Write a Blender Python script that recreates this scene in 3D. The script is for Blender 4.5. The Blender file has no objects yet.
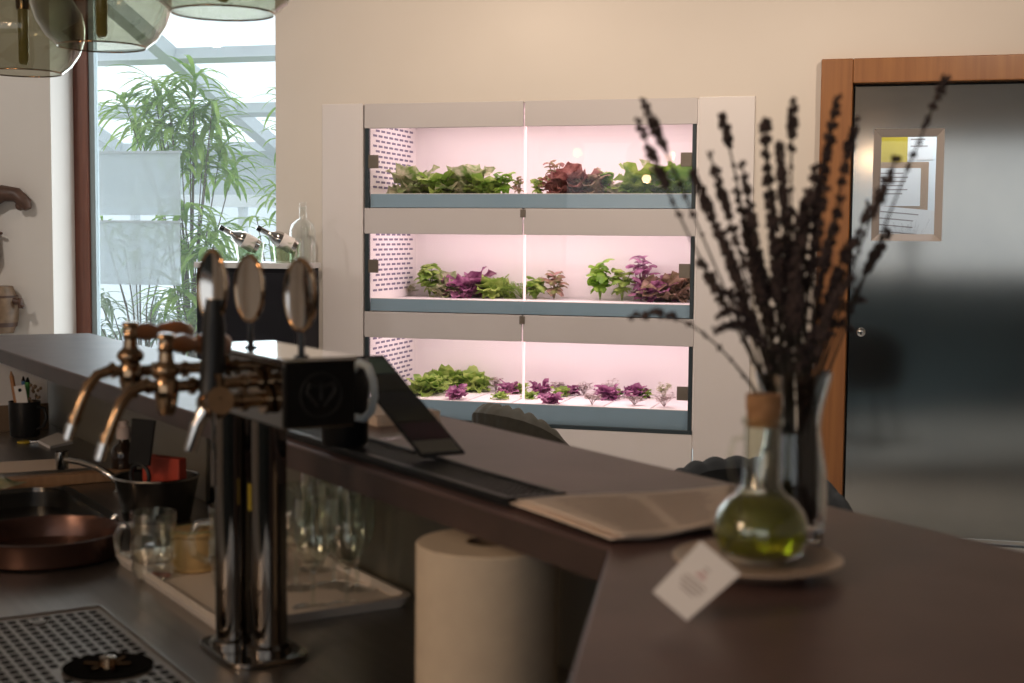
import bpy, bmesh, math, random
import numpy as np
from mathutils import Vector, Matrix
C = bpy.context.scene.collection
SC = bpy.context.scene
PI = math.pi
R = random.Random(7)
# ------------------------------------------------------------------ camera measure
F, CX, CY = 1422.0, 512.0, 341.5
EYE = np.array([0, 0, 1.47])
_a = math.radians(-16.2); _p = math.atan((CY - 235) / F); _ro = .0083
_fw = np.array([math.sin(_a)*math.cos(_p), math.cos(_a)*math.cos(_p), -math.sin(_p)])
_r0 = np.array([math.cos(_a), -math.sin(_a), 0]); _u0 = np.cross(_r0, _fw)
_r = math.cos(_ro)*_r0 + math.sin(_ro)*_u0; _u = np.cross(_r, _fw)
def ray(x, y): return _fw + _r*(x-CX)/F - _u*(y-CY)/F
def P(x, y, z):                      # survey: photo point on a level at height z
    d = ray(x, y); q = EYE + d*((z-1.47)/d[2]); return Vector((q[0], q[1], z))
def W(x, y, Y=7.1):                  # survey: photo point on a plane parallel to the back wall
    d = ray(x, y); q = EYE + d*(Y/d[1]); return Vector(q)
TH = math.atan2(-.671, .741)         # the bar runs at this angle
def B(u, v, z=0.0): return Vector((u*.741 + v*.671, -u*.671 + v*.741, z))

# ------------------------------------------------------------------ mesh builder
class MB:
    def __init__(s): s.v = []; s.f = []; s.m = []
    def add(s, vs, fs, mi=0, M=None):
        o = len(s.v)
        s.v += [tuple(M @ Vector(q)) if M else tuple(q) for q in vs]
        s.f += [tuple(i+o for i in f) for f in fs]; s.m += [mi]*len(fs); return s
    def box(s, x0, x1, y0, y1, z0, z1, mi=0, M=None):
        vs = [(x0,y0,z0),(x1,y0,z0),(x1,y1,z0),(x0,y1,z0),(x0,y0,z1),(x1,y0,z1),(x1,y1,z1),(x0,y1,z1)]
        return s.add(vs, [(0,3,2,1),(4,5,6,7),(0,1,5,4),(1,2,6,5),(2,3,7,6),(3,0,4,7)], mi, M)
    def prism(s, pts, z0, z1, mi=0, M=None):
        n = len(pts)
        vs = [(x,y,z0) for x,y in pts] + [(x,y,z1) for x,y in pts]
        return s.add(vs, [tuple(range(n-1,-1,-1)), tuple(range(n,2*n))] + [(i,(i+1)%n,n+(i+1)%n,n+i) for i in range(n)], mi, M)
    def lathe(s, prof, seg=32, mi=0, M=None, close=False):
        vs = []; fs = []; rows = []
        for r, z in prof:
            if r < 1e-6: rows.append([len(vs)]*seg); vs.append((0,0,z))
            else:
                rows.append(list(range(len(vs), len(vs)+seg)))
                vs += [(r*math.cos(2*PI*k/seg), r*math.sin(2*PI*k/seg), z) for k in range(seg)]
        pr = list(zip(rows, rows[1:])) + ([(rows[-1], rows[0])] if close else [])
        for a, b in pr:
            for k in range(seg):
                q = [a[k], a[(k+1)%seg], b[(k+1)%seg], b[k]]
                q2 = []
                for i in q:
                    if i not in q2: q2.append(i)
                if len(q2) > 2: fs.append(tuple(q2))
        for row, d in ((rows[0], 1), (rows[-1], 0)):
            if not close and len(set(row)) > 1 : fs.append(tuple(row[::-1] if d else row))
        return s.add(vs, fs, mi, M)
    def shell(s, prof, seg=32, mi=0, M=None):      # open lathe without end caps
        vs = []; fs = []
        for r, z in prof: vs += [(r*math.cos(2*PI*k/seg), r*math.sin(2*PI*k/seg), z) for k in range(seg)]
        for i in range(len(prof)-1):
            for k in range(seg):
                fs.append((i*seg+k, i*seg+(k+1)%seg, (i+1)*seg+(k+1)%seg, (i+1)*seg+k))
        return s.add(vs, fs, mi, M)
    def tube(s, pts, rad, seg=10, mi=0, M=None, closed=False):
        pts = [Vector(q) for q in pts]; n = len(pts)
        if not hasattr(rad, '__len__'): rad = [rad]*n
        vs = []; fs = []; up = None
        for i, q in enumerate(pts):
            if closed: t = pts[(i+1)%n] - pts[i-1]
            else: t = pts[min(i+1,n-1)] - pts[max(i-1,0)]
            t.normalize()
            if up is None:
                up = Vector((0,0,1)) if abs(t.z) < .9 else Vector((1,0,0))
            a = (up - t*up.dot(t)).normalized(); up = a; b = t.cross(a)
            vs += [tuple(q + (a*math.cos(2*PI*k/seg) + b*math.sin(2*PI*k/seg))*rad[i]) for k in range(seg)]
        for i in range(n if closed else n-1):
            j = (i+1) % n
            for k in range(seg):
                fs.append((i*seg+k, i*seg+(k+1)%seg, j*seg+(k+1)%seg, j*seg+k))
        if not closed: fs += [tuple(range(seg-1,-1,-1)), tuple(range((n-1)*seg, n*seg))]
        return s.add(vs, fs, mi, M)
    def ball(s, c, rx, ry=None, rz=None, seg=10, rings=6, mi=0, M=None):
        ry = ry or rx; rz = rz or rx
        prof = [(math.sin(PI*i/rings), -math.cos(PI*i/rings)) for i in range(rings+1)]
        T = Matrix.Translation(Vector(c)) @ Matrix.Diagonal((rx,ry,rz,1))
        return s.lathe([(0 if i in (0,rings) else a, z) for i,(a,z) in enumerate(prof)], seg, mi, (M @ T) if M else T)
    def grid(s, nu, nv, fn, mi=0, M=None):
        vs = [fn(i/nu, j/nv) for i in range(nu+1) for j in range(nv+1)]
        fs = [(i*(nv+1)+j, i*(nv+1)+j+1, (i+1)*(nv+1)+j+1, (i+1)*(nv+1)+j) for i in range(nu) for j in range(nv)]
        return s.add(vs, fs, mi, M)
    def build(s, name, mats, parent=None, bev=0, smooth=True, fix=True, ang=38, loc=None, rz=0):
        me = bpy.data.meshes.new(name)
        me.from_pydata(s.v, [], s.f)
        for m in (mats if isinstance(mats, (list, tuple)) else [mats]): me.materials.append(m)
        me.polygons.foreach_set('material_index', s.m)
        if fix:
            bm = bmesh.new(); bm.from_mesh(me)
            bmesh.ops.recalc_face_normals(bm, faces=bm.faces[:]); bm.to_mesh(me); bm.free()
        if smooth:
            me.polygons.foreach_set('use_smooth', [True]*len(me.polygons))
            me.set_sharp_from_angle(angle=math.radians(ang))
        o = bpy.data.objects.new(name, me); C.objects.link(o)
        if parent: o.parent = parent
        if loc is not None: o.location = loc
        o.rotation_euler.z = rz
        if bev:
            b = o.modifiers.new('bevel', 'BEVEL'); b.width = bev; b.segments = 2; b.limit_method = 'ANGLE'; b.angle_limit = math.radians(40); b.harden_normals = True
        return o
def tag(o, label, cat, group=None, kind=None):
    o['label'] = label; o['category'] = cat
    if group: o['group'] = group
    if kind: o['kind'] = kind
    return o
def thing(name, label, cat, loc=(0,0,0), rz=0, group=None):
    o = bpy.data.objects.new(name, None); C.objects.link(o); o.empty_display_size = .1
    o.location = loc; o.rotation_euler.z = rz
    return tag(o, label, cat, group)
def struct(o): o['kind'] = 'structure'; return o
def rot(axis, deg): return Matrix.Rotation(math.radians(deg), 4, axis)
def tr(x, y, z): return Matrix.Translation((x, y, z))
def copy_thing(o, label, loc, rz, group=None):
    c = o.copy(); C.objects.link(c); c.location = loc; c.rotation_euler.z = rz; c['label'] = label
    if group: c['group'] = group
    for ch in list(o.children):
        d = ch.copy(); C.objects.link(d); d.parent = c
        for g in ch.children:
            e = g.copy(); C.objects.link(e); e.parent = d
    return c

# ------------------------------------------------------------------ materials
def mat(name, col, rough=.5, metal=0, var=None, scale=8, bump=0, stretch=None, spec=.5, sub=0, coat=0, aniso=0, detail=4):
    m = bpy.data.materials.new(name); m.use_nodes = True
    nt = m.node_tree; b = nt.nodes['Principled BSDF']
    b.inputs['Base Color'].default_value = (*col, 1); b.inputs['Roughness'].default_value = rough
    b.inputs['Metallic'].default_value = metal; b.inputs['Specular IOR Level'].default_value = spec
    b.inputs['Coat Weight'].default_value = coat
    b.inputs['Anisotropic'].default_value = aniso
    if sub: b.inputs['Subsurface Weight'].default_value = sub; b.inputs['Subsurface Radius'].default_value = (.01,.01,.01)
    if var or bump:
        tc = nt.nodes.new('ShaderNodeTexCoord'); mp = nt.nodes.new('ShaderNodeMapping')
        if stretch: mp.inputs['Scale'].default_value = stretch
        n = nt.nodes.new('ShaderNodeTexNoise'); n.inputs['Scale'].default_value = scale; n.inputs['Detail'].default_value = detail
        nt.links.new(tc.outputs['Object'], mp.inputs['Vector']); nt.links.new(mp.outputs['Vector'], n.inputs['Vector'])
        if var:
            r = nt.nodes.new('ShaderNodeValToRGB')
            r.color_ramp.elements[0].position = .32; r.color_ramp.elements[1].position = .68
            r.color_ramp.elements[0].color = (*col, 1); r.color_ramp.elements[1].color = (*var, 1)
            nt.links.new(n.outputs['Fac'], r.inputs['Fac']); nt.links.new(r.outputs['Color'], b.inputs['Base Color'])
        if bump:
            bp = nt.nodes.new('ShaderNodeBump'); bp.inputs['Strength'].default_value = bump; bp.inputs['Distance'].default_value = .002
            nt.links.new(n.outputs['Fac'], bp.inputs['Height']); nt.links.new(bp.outputs['Normal'], b.inputs['Normal'])
    return m
def glass(name, col=(1,1,1), rough=0, ior=1.45):
    m = bpy.data.materials.new(name); m.use_nodes = True; nt = m.node_tree
    b = nt.nodes['Principled BSDF']; b.inputs['Base Color'].default_value = (*col,1); b.inputs['Roughness'].default_value = rough
    b.inputs['IOR'].default_value = ior; b.inputs['Transmission Weight'].default_value = 1
    return m
def thin(name, col=(1,1,1), refl=1.0, gl=(1,1,1), rough=0.0, milk=0.0, milkcol=(.9,.95,1)):   # thin sheet of glass
    m = bpy.data.materials.new(name); m.use_nodes = True; nt = m.node_tree
    nt.nodes.remove(nt.nodes['Principled BSDF']); out = nt.nodes['Material Output']
    t = nt.nodes.new('ShaderNodeBsdfTransparent'); t.inputs[0].default_value = (*col,1)
    g = nt.nodes.new('ShaderNodeBsdfGlossy'); g.inputs['Color'].default_value = (*gl,1); g.inputs['Roughness'].default_value = rough
    fr = nt.nodes.new('ShaderNodeLayerWeight'); fr.inputs['Blend'].default_value = .5
    po = nt.nodes.new('ShaderNodeMath'); po.operation = 'POWER'; po.inputs[1].default_value = 4.5
    nt.links.new(fr.outputs['Facing'], po.inputs[0])
    mu = nt.nodes.new('ShaderNodeMath'); mu.operation = 'MULTIPLY_ADD'; mu.inputs[1].default_value = .9*refl; mu.inputs[2].default_value = .04*refl; mu.use_clamp = True
    mx = nt.nodes.new('ShaderNodeMixShader')
    nt.links.new(po.outputs[0], mu.inputs[0]); nt.links.new(mu.outputs[0], mx.inputs[0])
    base = t
    if milk:
        d = nt.nodes.new('ShaderNodeBsdfTranslucent'); d.inputs[0].default_value = (*milkcol,1)
        d2 = nt.nodes.new('ShaderNodeBsdfDiffuse'); d2.inputs[0].default_value = (*milkcol,1)
        md = nt.nodes.new('ShaderNodeMixShader'); md.inputs[0].default_value = .4
        nt.links.new(d.outputs[0], md.inputs[1]); nt.links.new(d2.outputs[0], md.inputs[2])
        mm = nt.nodes.new('ShaderNodeMixShader'); mm.inputs[0].default_value = milk
        nt.links.new(t.outputs[0], mm.inputs[1]); nt.links.new(md.outputs[0], mm.inputs[2]); base = mm
    nt.links.new(base.outputs[0], mx.inputs[1]); nt.links.new(g.outputs[0], mx.inputs[2])
    nt.links.new(mx.outputs[0], out.inputs['Surface'])
    return m
def emit(name, col, s):
    m = bpy.data.materials.new(name); m.use_nodes = True; b = m.node_tree.nodes['Principled BSDF']
    b.inputs['Base Color'].default_value = (*col,1); b.inputs['Emission Color'].default_value = (*col,1); b.inputs['Emission Strength'].default_value = s
    return m
def leafmat(name, c0, c1, scale=14, trans=.42):
    m = bpy.data.materials.new(name); m.use_nodes = True; nt = m.node_tree; b = nt.nodes['Principled BSDF']; out = nt.nodes['Material Output']
    tc = nt.nodes.new('ShaderNodeTexCoord'); n = nt.nodes.new('ShaderNodeTexNoise'); n.inputs['Scale'].default_value = scale
    r = nt.nodes.new('ShaderNodeValToRGB'); r.color_ramp.elements[0].position = .35; r.color_ramp.elements[1].position = .65
    r.color_ramp.elements[0].color = (*c0,1); r.color_ramp.elements[1].color = (*c1,1)
    nt.links.new(tc.outputs['Object'], n.inputs['Vector']); nt.links.new(n.outputs['Fac'], r.inputs['Fac'])
    nt.links.new(r.outputs['Color'], b.inputs['Base Color']); b.inputs['Roughness'].default_value = .45
    t = nt.nodes.new('ShaderNodeBsdfTranslucent'); nt.links.new(r.outputs['Color'], t.inputs[0])
    mx = nt.nodes.new('ShaderNodeMixShader'); mx.inputs[0].default_value = trans
    nt.links.new(b.outputs[0], mx.inputs[1]); nt.links.new(t.outputs[0], mx.inputs[2]); nt.links.new(mx.outputs[0], out.inputs['Surface'])
    return m
M_wall = mat('warm_white_plaster', (.70,.645,.59), .85, var=(.67,.615,.56), scale=1.2, bump=.05, spec=.2)
M_ceil = mat('ceiling_paint', (.36,.34,.32), .9, var=(.34,.32,.30), scale=2)
M_floor = mat('grey_floor_tile', (.58,.62,.64), .4, var=(.62,.66,.68), scale=2.5)
M_white = mat('white_panel', (.74,.70,.70), .3, var=(.72,.68,.68), scale=3)
M_header = mat('frosted_grey_panel', (.57,.535,.54), .3, var=(.59,.555,.56), scale=3)
M_inner = mat('white_cabinet_lining', (.88,.84,.84), .45, var=(.86,.82,.82), scale=4)
M_hole = mat('dark_hole', (.008,.008,.008), .95, var=(.01,.01,.01), scale=9, spec=.0)
M_slot = mat('slot_dark', (.16,.15,.24), .7, var=(.2,.18,.28), scale=9)
M_tray = mat('blue_grey_tray', (.27,.40,.52), .25, var=(.29,.42,.54), scale=3)
M_navy = mat('navy_front_panel', (.17,.26,.32), .5, var=(.18,.275,.335), scale=3)
M_jamb = mat('dark_teal_profile', (.025,.04,.05), .35, var=(.03,.045,.055), scale=4)
M_latch = mat('bronze_latch', (.20,.17,.14), .4, metal=.6, var=(.22,.19,.16), scale=30)
M_woodfr = mat('red_brown_wood', (.17,.055,.03), .4, var=(.11,.035,.02), scale=6, stretch=(8,8,.5))
M_doorwood = mat('orange_brown_wood', (.31,.13,.04), .38, var=(.24,.095,.03), scale=5, stretch=(7,7,.4))
M_seal = mat('grey_seal', (.22,.27,.28), .5, var=(.25,.3,.31), scale=5)
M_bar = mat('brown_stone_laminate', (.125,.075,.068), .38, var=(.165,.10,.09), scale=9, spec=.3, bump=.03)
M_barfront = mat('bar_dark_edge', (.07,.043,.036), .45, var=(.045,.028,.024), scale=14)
M_panel = mat('dark_under_panel', (.16,.145,.115), .38, var=(.18,.165,.13), scale=4)
M_steel = mat('worktop_steel', (.40,.37,.34), .36, metal=1, var=(.34,.315,.29), scale=5, stretch=(1,14,1))
M_plate2 = mat('drip_plate_steel', (.40,.36,.32), .42, metal=.8, var=(.35,.315,.28), scale=9)
M_chrome = mat('chrome', (.62,.60,.57), .06, metal=1, var=(.58,.56,.54), scale=3)
M_dchrome = mat('dark_mirror_chrome', (.24,.22,.20), .07, metal=1, var=(.21,.195,.18), scale=3)
M_brass = mat('aged_brass', (.36,.24,.145), .09, metal=1, var=(.20,.135,.085), scale=25)
M_black = mat('black_gloss', (.008,.008,.009), .12, var=(.012,.012,.013), scale=5)
M_endpl = mat('black_plate', (.006,.006,.006), .3, var=(.008,.008,.008), scale=9, spec=.12)
M_rubber = mat('black_rubber', (.009,.010,.011), .38, var=(.012,.013,.014), scale=20, spec=.35)
M_emblem = mat('dark_emblem', (.014,.014,.014), .5, var=(.018,.018,.0175), scale=20, spec=.15)
M_handle = mat('turned_wood', (.46,.17,.055), .3, var=(.28,.095,.034), scale=12, stretch=(6,1,6), coat=.4)
M_whitecer = mat('white_ceramic', (.80,.92,1.0), .2, var=(.78,.90,.98), scale=5)
M_traywhite = mat('cream_tray', (.82,.73,.64), .45, var=(.79,.70,.615), scale=6)
M_paper = mat('paper_cream', (.84,.69,.57), .8, var=(.80,.655,.54), scale=5)
M_paperw = mat('paper_white', (.84,.81,.79), .8, var=(.81,.78,.76), scale=5)
M_roll = mat('cream_paper_roll', (.68,.56,.42), .85, var=(.64,.52,.39), scale=40, bump=.15)
M_card = mat('cardboard', (.22,.15,.09), .8, var=(.18,.12,.075), scale=10)
M_copper = mat('copper_brown_metal', (.115,.058,.044), .25, metal=.7, var=(.08,.042,.033), scale=8)
M_bucket = mat('dark_steel_bucket', (.10,.095,.085), .25, metal=.9, var=(.075,.07,.065), scale=6)
M_red = mat('red_plastic', (.52,.07,.04), .45, var=(.46,.06,.035), scale=6)
M_amber = mat('dark_bottle_glass', (.02,.012,.008), .08, var=(.025,.014,.009), scale=5)
M_cap = mat('pinkish_white_cap', (.62,.50,.45), .5, var=(.58,.47,.42), scale=9)
M_board = mat('pale_wood_board', (.40,.24,.13), .5, var=(.32,.18,.095), scale=7, stretch=(1,10,1))
M_cer = mat('yellow_ceramic', (.58,.40,.18), .3, var=(.50,.33,.14), scale=9)
M_green = mat('green_glaze', (.10,.20,.10), .3, var=(.45,.38,.2), scale=30)
M_yellow = mat('yellow_plastic', (.62,.45,.04), .45, var=(.58,.42,.035), scale=9)
M_blue = mat('blue_plastic', (.03,.12,.30), .4, var=(.025,.1,.27), scale=9)
M_grn = mat('green_plastic', (.06,.28,.05), .4, var=(.05,.24,.045), scale=9)
M_pencil = mat('orange_pencil', (.45,.2,.07), .5, var=(.4,.17,.06), scale=9)
M_cork = mat('cork', (.42,.22,.10), .85, var=(.30,.15,.065), scale=90)
M_oil = mat('olive_oil', (.33,.34,.006), .03, var=(.30,.31,.005), scale=4)
M_oil.node_tree.nodes['Principled BSDF'].inputs['Transmission Weight'].default_value = .72
M_oil.node_tree.nodes['Principled BSDF'].inputs['IOR'].default_value = 1.47
M_plate = mat('cream_stoneware', (.62,.48,.37), .35, var=(.56,.43,.33), scale=12)
M_lav = mat('dried_lavender', (.045,.030,.029), .85, var=(.085,.056,.050), scale=60)
M_lavst = mat('dried_stem', (.035,.028,.02), .85, var=(.05,.04,.03), scale=40)
M_chair = mat('dark_green_grey_upholstery', (.085,.072,.052), .75, var=(.10,.086,.064), scale=60)
M_chair2 = mat('black_upholstery', (.007,.007,.007), .8, var=(.010,.010,.010), scale=60)
M_door = mat('brushed_steel_door', (.40,.395,.37), .10, metal=1, var=(.35,.35,.335), scale=2.2, bump=.05, detail=6)
M_doorfr = mat('satin_aluminium', (.46,.41,.38), .4, metal=.15, var=(.43,.38,.355), scale=4)
M_glass = thin('window_glass', (.97,.985,.99), 1.0)
M_pane = thin('hazy_window_glass', (.97,.985,.99), 1.0, milk=.016, milkcol=(.88,.94,.96))
M_farmglass = thin('cabinet_glass', (.98,.98,.98), .5)
M_smoke = thin('smoked_glass', (.58,.57,.48), 1.6, (.9,.9,.85))
M_amberbulb = mat('gold_tube_bulb', (.55,.48,.18), .15, var=(.45,.39,.13), scale=6, coat=.5)
M_clear = glass('clear_glass', (.97,.98,.97))
M_thinclear = thin('thin_clear_glass', (.93,.95,.92), 3.2)
M_potglass = thin('greenish_glass', (.80,.86,.76), 2.5)
M_thinner = thin('very_clear_glass', (.97,.98,.975), 1.6)
M_bottle = thin('bottle_glass', (.95,.96,.92), 1.3)
M_frost = thin('frosted_sheet', (.75,.8,.84), .5, rough=.2, milk=.50, milkcol=(.96,.98,1))
M_rafter = mat('grey_aluminium', (.62,.67,.70), .45, var=(.59,.64,.67), scale=3)
M_grey = mat('pale_blue_grey_wall', (.58,.63,.66), .8, var=(.55,.60,.63), scale=1.5)
M_whitewall = mat('white_render', (.82,.85,.87), .8, var=(.78,.81,.83), scale=1.5)
M_terr = mat('pale_gravel', (.45,.46,.44), .9, var=(.36,.37,.35), scale=30)
M_ficus = leafmat('long_green_leaf', (.16,.32,.05), (.42,.58,.14), 6, .5)
M_ficus2 = leafmat('grey_green_leaf', (.22,.30,.20), (.40,.48,.32), 6, .4)
M_bark = mat('brown_bark', (.10,.075,.055), .85, var=(.14,.11,.08), scale=20)
M_orn = mat('carved_dark_wood', (.10,.045,.025), .5, var=(.055,.025,.015), scale=14)
M_orn2 = mat('carved_pale_wood', (.22,.13,.07), .5, var=(.12,.07,.035), scale=22)
M_blackcab = mat('black_cabinet', (.008,.008,.011), .6, var=(.010,.010,.014), scale=4, spec=.2)
M_paletop = mat('pale_stone_top', (.66,.66,.66), .3, var=(.6,.6,.6), scale=6)
M_led = emit('grow_light', (1,.70,.72), .95)
M_ink = mat('grey_ink', (.34,.28,.26), .8, var=(.30,.25,.23), scale=9)
M_pinkink = mat('pink_ink', (.50,.16,.18), .8, var=(.46,.14,.16), scale=9)
M_ltext = mat('pale_ink', (.55,.43,.35), .8, var=(.52,.4,.33), scale=9)
M_screen = mat('dark_gloss', (.010,.014,.010), .08, var=(.06,.045,.008), scale=14)
M_olive = mat('olive_gloss', (.04,.036,.007), .12, var=(.015,.015,.005), scale=40)
M_teal = mat('pale_green_gloss', (.10,.16,.13), .12, var=(.06,.10,.085), scale=30)
M_mag = mat('magenta_gloss', (.055,.010,.018), .1, var=(.03,.006,.012), scale=9)
G_green = leafmat('lettuce_green', (.20,.36,.05), (.50,.62,.18))
G_frill = leafmat('lettuce_pale_edge', (.17,.30,.06), (.66,.62,.46), 22)
G_dark = leafmat('herb_green', (.15,.33,.03), (.38,.58,.09))
G_red = leafmat('red_lettuce', (.20,.06,.06), (.52,.24,.21), 22)
G_purple = leafmat('purple_basil', (.22,.045,.15), (.60,.28,.46), 22)
G_pink = leafmat('pink_tipped', (.24,.28,.08), (.56,.30,.30), 20)
G_bronze = leafmat('bronze_leaf', (.22,.17,.09), (.55,.38,.30), 22)
G_pale = leafmat('pale_sprout', (.45,.48,.26), (.66,.60,.46), 22)
G_ghost = leafmat('withered_sprout', (.36,.28,.27), (.60,.50,.48), 30)

# ------------------------------------------------------------------ the setting
CH = 3.0
b = MB()
for x0,x1,z0,z1 in [(-6.2,-4.806,0,CH),(-3.406,-3.12,0,CH),(-.84,-.505,0,CH),(.745,3.2,0,CH),
                    (-4.806,-3.406,2.95,CH),(-3.12,-.84,2.15,CH),(-.505,.745,2.325,CH)]:
    b.box(x0,x1,7.1,7.40,z0,z1)
struct(b.build('wall_back', M_wall, smooth=False))
struct(MB().box(-6.4,3.4,-3.3,7.4,-.1,0).build('floor', M_floor, smooth=False))
struct(MB().box(-6.4,3.4,-3.3,7.4,CH,CH+.1).build('ceiling', M_ceil, smooth=False))
struct(MB().box(-6.4,-6.2,-3.3,7.4,0,CH).build('wall_left', M_wall, smooth=False))
struct(MB().box(3.2,3.4,-3.3,7.4,0,CH).build('wall_right', M_wall, smooth=False))
b = MB()
for x0,x1,z0,z1 in [(-6.2,-4.4,0,CH),(1.9,3.2,0,CH),(-4.4,1.9,0,1.0),(-4.4,1.9,2.72,CH),(-1.35,-1.15,1.0,2.72)]:
    b.box(x0,x1,-3.3,-3.1,z0,z1)
struct(b.build('wall_front', M_wall, smooth=False))
def window(name, x0, x1, z0, z1, y0, y1, wd, woodm, sealw):
    w = struct(bpy.data.objects.new(name, None)); C.objects.link(w)
    f = MB()
    for a,bb,c,d in [(x0,x0+wd,z0,z1),(x1-wd,x1,z0,z1),(x0+wd,x1-wd,z0,z0+wd),(x0+wd,x1-wd,z1-wd,z1)]:
        f.box(a,bb,y0,y1,c,d)
    f.build('window_frame', woodm, w, bev=.006)
    s = MB(); q = wd
    for a,bb,c,d in [(x0+q,x0+q+sealw,z0+q,z1-q),(x1-q-sealw,x1-q,z0+q,z1-q),(x0+q,x1-q,z0+q,z0+q+sealw),(x0+q,x1-q,z1-q-sealw,z1-q)]:
        s.box(a,bb,y0+.02,y1-.02,c,d)
    s.build('window_seal', M_seal, w)
    ym = (y0+y1)/2
    MB().box(x0+q+sealw,x1-q-sealw,ym,ym+.004,z0+q+sealw,z1-q-sealw).build('window_pane', M_pane if name == 'window_1' else M_glass, w, smooth=False)
    return w
window('window_1', -4.806, -3.306, .02, 2.96, 7.32, 7.40, .095, M_woodfr, .035)
window('window_2', -4.4, -1.35, 1.0, 2.72, -3.24, -3.16, .06, M_woodfr, .02)
window('window_3', -1.15, 1.9, 1.0, 2.72, -3.24, -3.16, .06, M_woodfr, .02)

M_dimmer = thin('beige_dimming_sheet', (.2,.2,.2), .2, milk=.97, milkcol=(.50,.46,.36))  # unseen sheets added to dim the window light mirrored in the door
for x0,x1 in ((-4.34,-1.41),(-1.09,1.84)):
    struct(MB().box(x0,x1,-3.15,-3.148,1.06,2.70).build('window_dimmer', M_dimmer, smooth=False))
# steel door in its wooden frame
dr = struct(bpy.data.objects.new('door_1', None)); C.objects.link(dr)
f = MB().box(-.512,-.362,7.05,7.2,0,2.325).box(.60,.752,7.05,7.2,0,2.325).box(-.362,.60,7.05,7.2,2.207,2.325)
f.build('door_frame', M_doorwood, dr, bev=.006)
l = MB()
for x0,x1,z0,z1 in [(-.352,-.257,.012,2.195),(.063,.592,.012,2.195),(-.257,.063,.012,1.46),(-.257,.063,1.989,2.195)]:
    l.box(x0,x1,7.11,7.16,z0,z1)
dl = l.build('door_leaf', M_door, dr, smooth=False)
wf = MB(); x0,x1,z0,z1 = -.26,.066,1.457,1.992; i0,i1,j0,j1 = -.225,.03,1.49,1.955
for q in ([(x0,z0),(x1,z0),(i1,j0),(i0,j0)],[(x1,z0),(x1,z1),(i1,j1),(i1,j0)],[(x1,z1),(x0,z1),(i0,j1),(i1,j1)],[(x0,z1),(x0,z0),(i0,j0),(i0,j1)]):
    n = len(wf.v)
    vs = [(q[0][0],7.098,q[0][1]),(q[1][0],7.098,q[1][1]),(q[2][0],7.13,q[2][1]),(q[3][0],7.13,q[3][1])]
    vs += [(a,7.14,c) for a,_,c in vs]
    wf.add(vs, [(0,1,2,3),(7,6,5,4),(0,4,5,1),(1,5,6,2),(2,6,7,3),(3,7,4,0)])
wf.build('door_window_frame', M_doorfr, dl, smooth=False)
MB().box(i0,i1,7.135,7.139,j0,j1).build('door_window_pane', M_glass, dl, smooth=False)
k = W(861,332,7.11)
MB().lathe([(0,0),(.022,0),(.022,.006),(.017,.009),(0,.009)], 24, M=tr(k.x,7.11,k.z)@rot('X',90)).box(k.x-.004,k.x+.004,7.098,7.1005,k.z-.012,k.z+.004,1).build('lock_plate', [M_chrome,M_black], dl)
MB().box(-.37,-.345,7.165,7.19,0,2.21).box(.585,.605,7.165,7.19,0,2.21).box(-.345,.585,7.165,7.19,2.185,2.21).build('door_stop', M_black, dr, smooth=False)
MB().box(-.352,.592,7.105,7.112,.012,.03).build('door_sweep', M_chrome, dr)

# kitchen behind the door: a wall with notices
struct(MB().box(-.8,1.1,7.95,8.0,0,2.6).box(-.85,-.8,7.4,8,0,2.6).box(1.1,1.15,7.4,8,0,2.6).box(-.85,1.15,7.4,8,2.6,2.65).box(-.85,1.15,7.4,8,-.05,0).build('wall_kitchen', M_whitewall, smooth=False))
def sheet(name, m, px0, py0, px1, py1, Y, label, cat, th=.002, lines=0, inkm=None, tilt=0):
    a = W(px0,py1,Y); c = W(px1,py0,Y); w = (c.x-a.x)/2; h = (c.z-a.z)/2
    q = MB().box(-w,w,-th,0,-h,h)
    for i in range(lines):
        zz = h*.7 - i*h*1.3/max(lines,1); q.box(-w*.75, w*(.3+.4*R.random()), -th-.0006, -th, zz, zz+.006, 1)
    o = q.build(name, [m, inkm or M_ink], smooth=False, loc=((a.x+c.x)/2, Y, (a.z+c.z)/2)); o.rotation_euler.y = math.radians(tilt)
    return tag(o, label, cat)
sheet('notice_sheet', M_paperw, 907,128,934,160, 7.949, 'white notice high on the kitchen wall right of the yellow one', 'notice', lines=3)
sheet('yellow_notice', M_yellow, 878,134,908,168, 7.947, 'yellow notice at the upper left behind the steel door window', 'notice')
sheet('clipboard', M_board, 872,162,929,216, 7.944, 'brown clipboard behind the window of the steel door', 'clipboard', th=.008)
sheet('list_sheet', M_paperw, 868,168,921,206, 7.934, 'white sheet clipped on the brown clipboard behind the door window', 'paper', lines=6)
sheet('loose_paper', M_paperw, 870,208,934,248, 7.930, 'tilted white paper low behind the steel door window', 'paper', lines=4, tilt=5)

# ------------------------------------------------------------------ vertical farm cabinet
farm = thing('indoor_farm_cabinet', 'tall white built-in cabinet with three lit glass-fronted growing shelves of salad plants', 'plant cabinet')
YF = 7.09
MB().box(-3.13,-2.895,YF,7.8,.0,2.16).build('side_panel', M_white, farm, bev=.004)
MB().box(-1.105,-.828,YF,7.8,.0,2.16).build('side_panel', M_white, farm, bev=.004)
XL, XR, XM = -2.888, -1.112, -2.007
for x0,x1 in ((XL,XM-.004),(XM+.004,XR)):
    for z0,z1 in ((2.028,2.158),(1.471,1.607),(.917,1.055)):
        MB().box(x0,x1,YF+.004,YF+.03,z0,z1).build('header_panel', M_header, farm, bev=.003)
MB().box(XL,XR,YF+.004,YF+.03,.05,.472).build('bottom_panel', M_white, farm, bev=.003)
MB().box(-2.88,-1.12,7.84,7.87,.40,2.15).build('back_panel', M_inner, farm, smooth=False)
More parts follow.
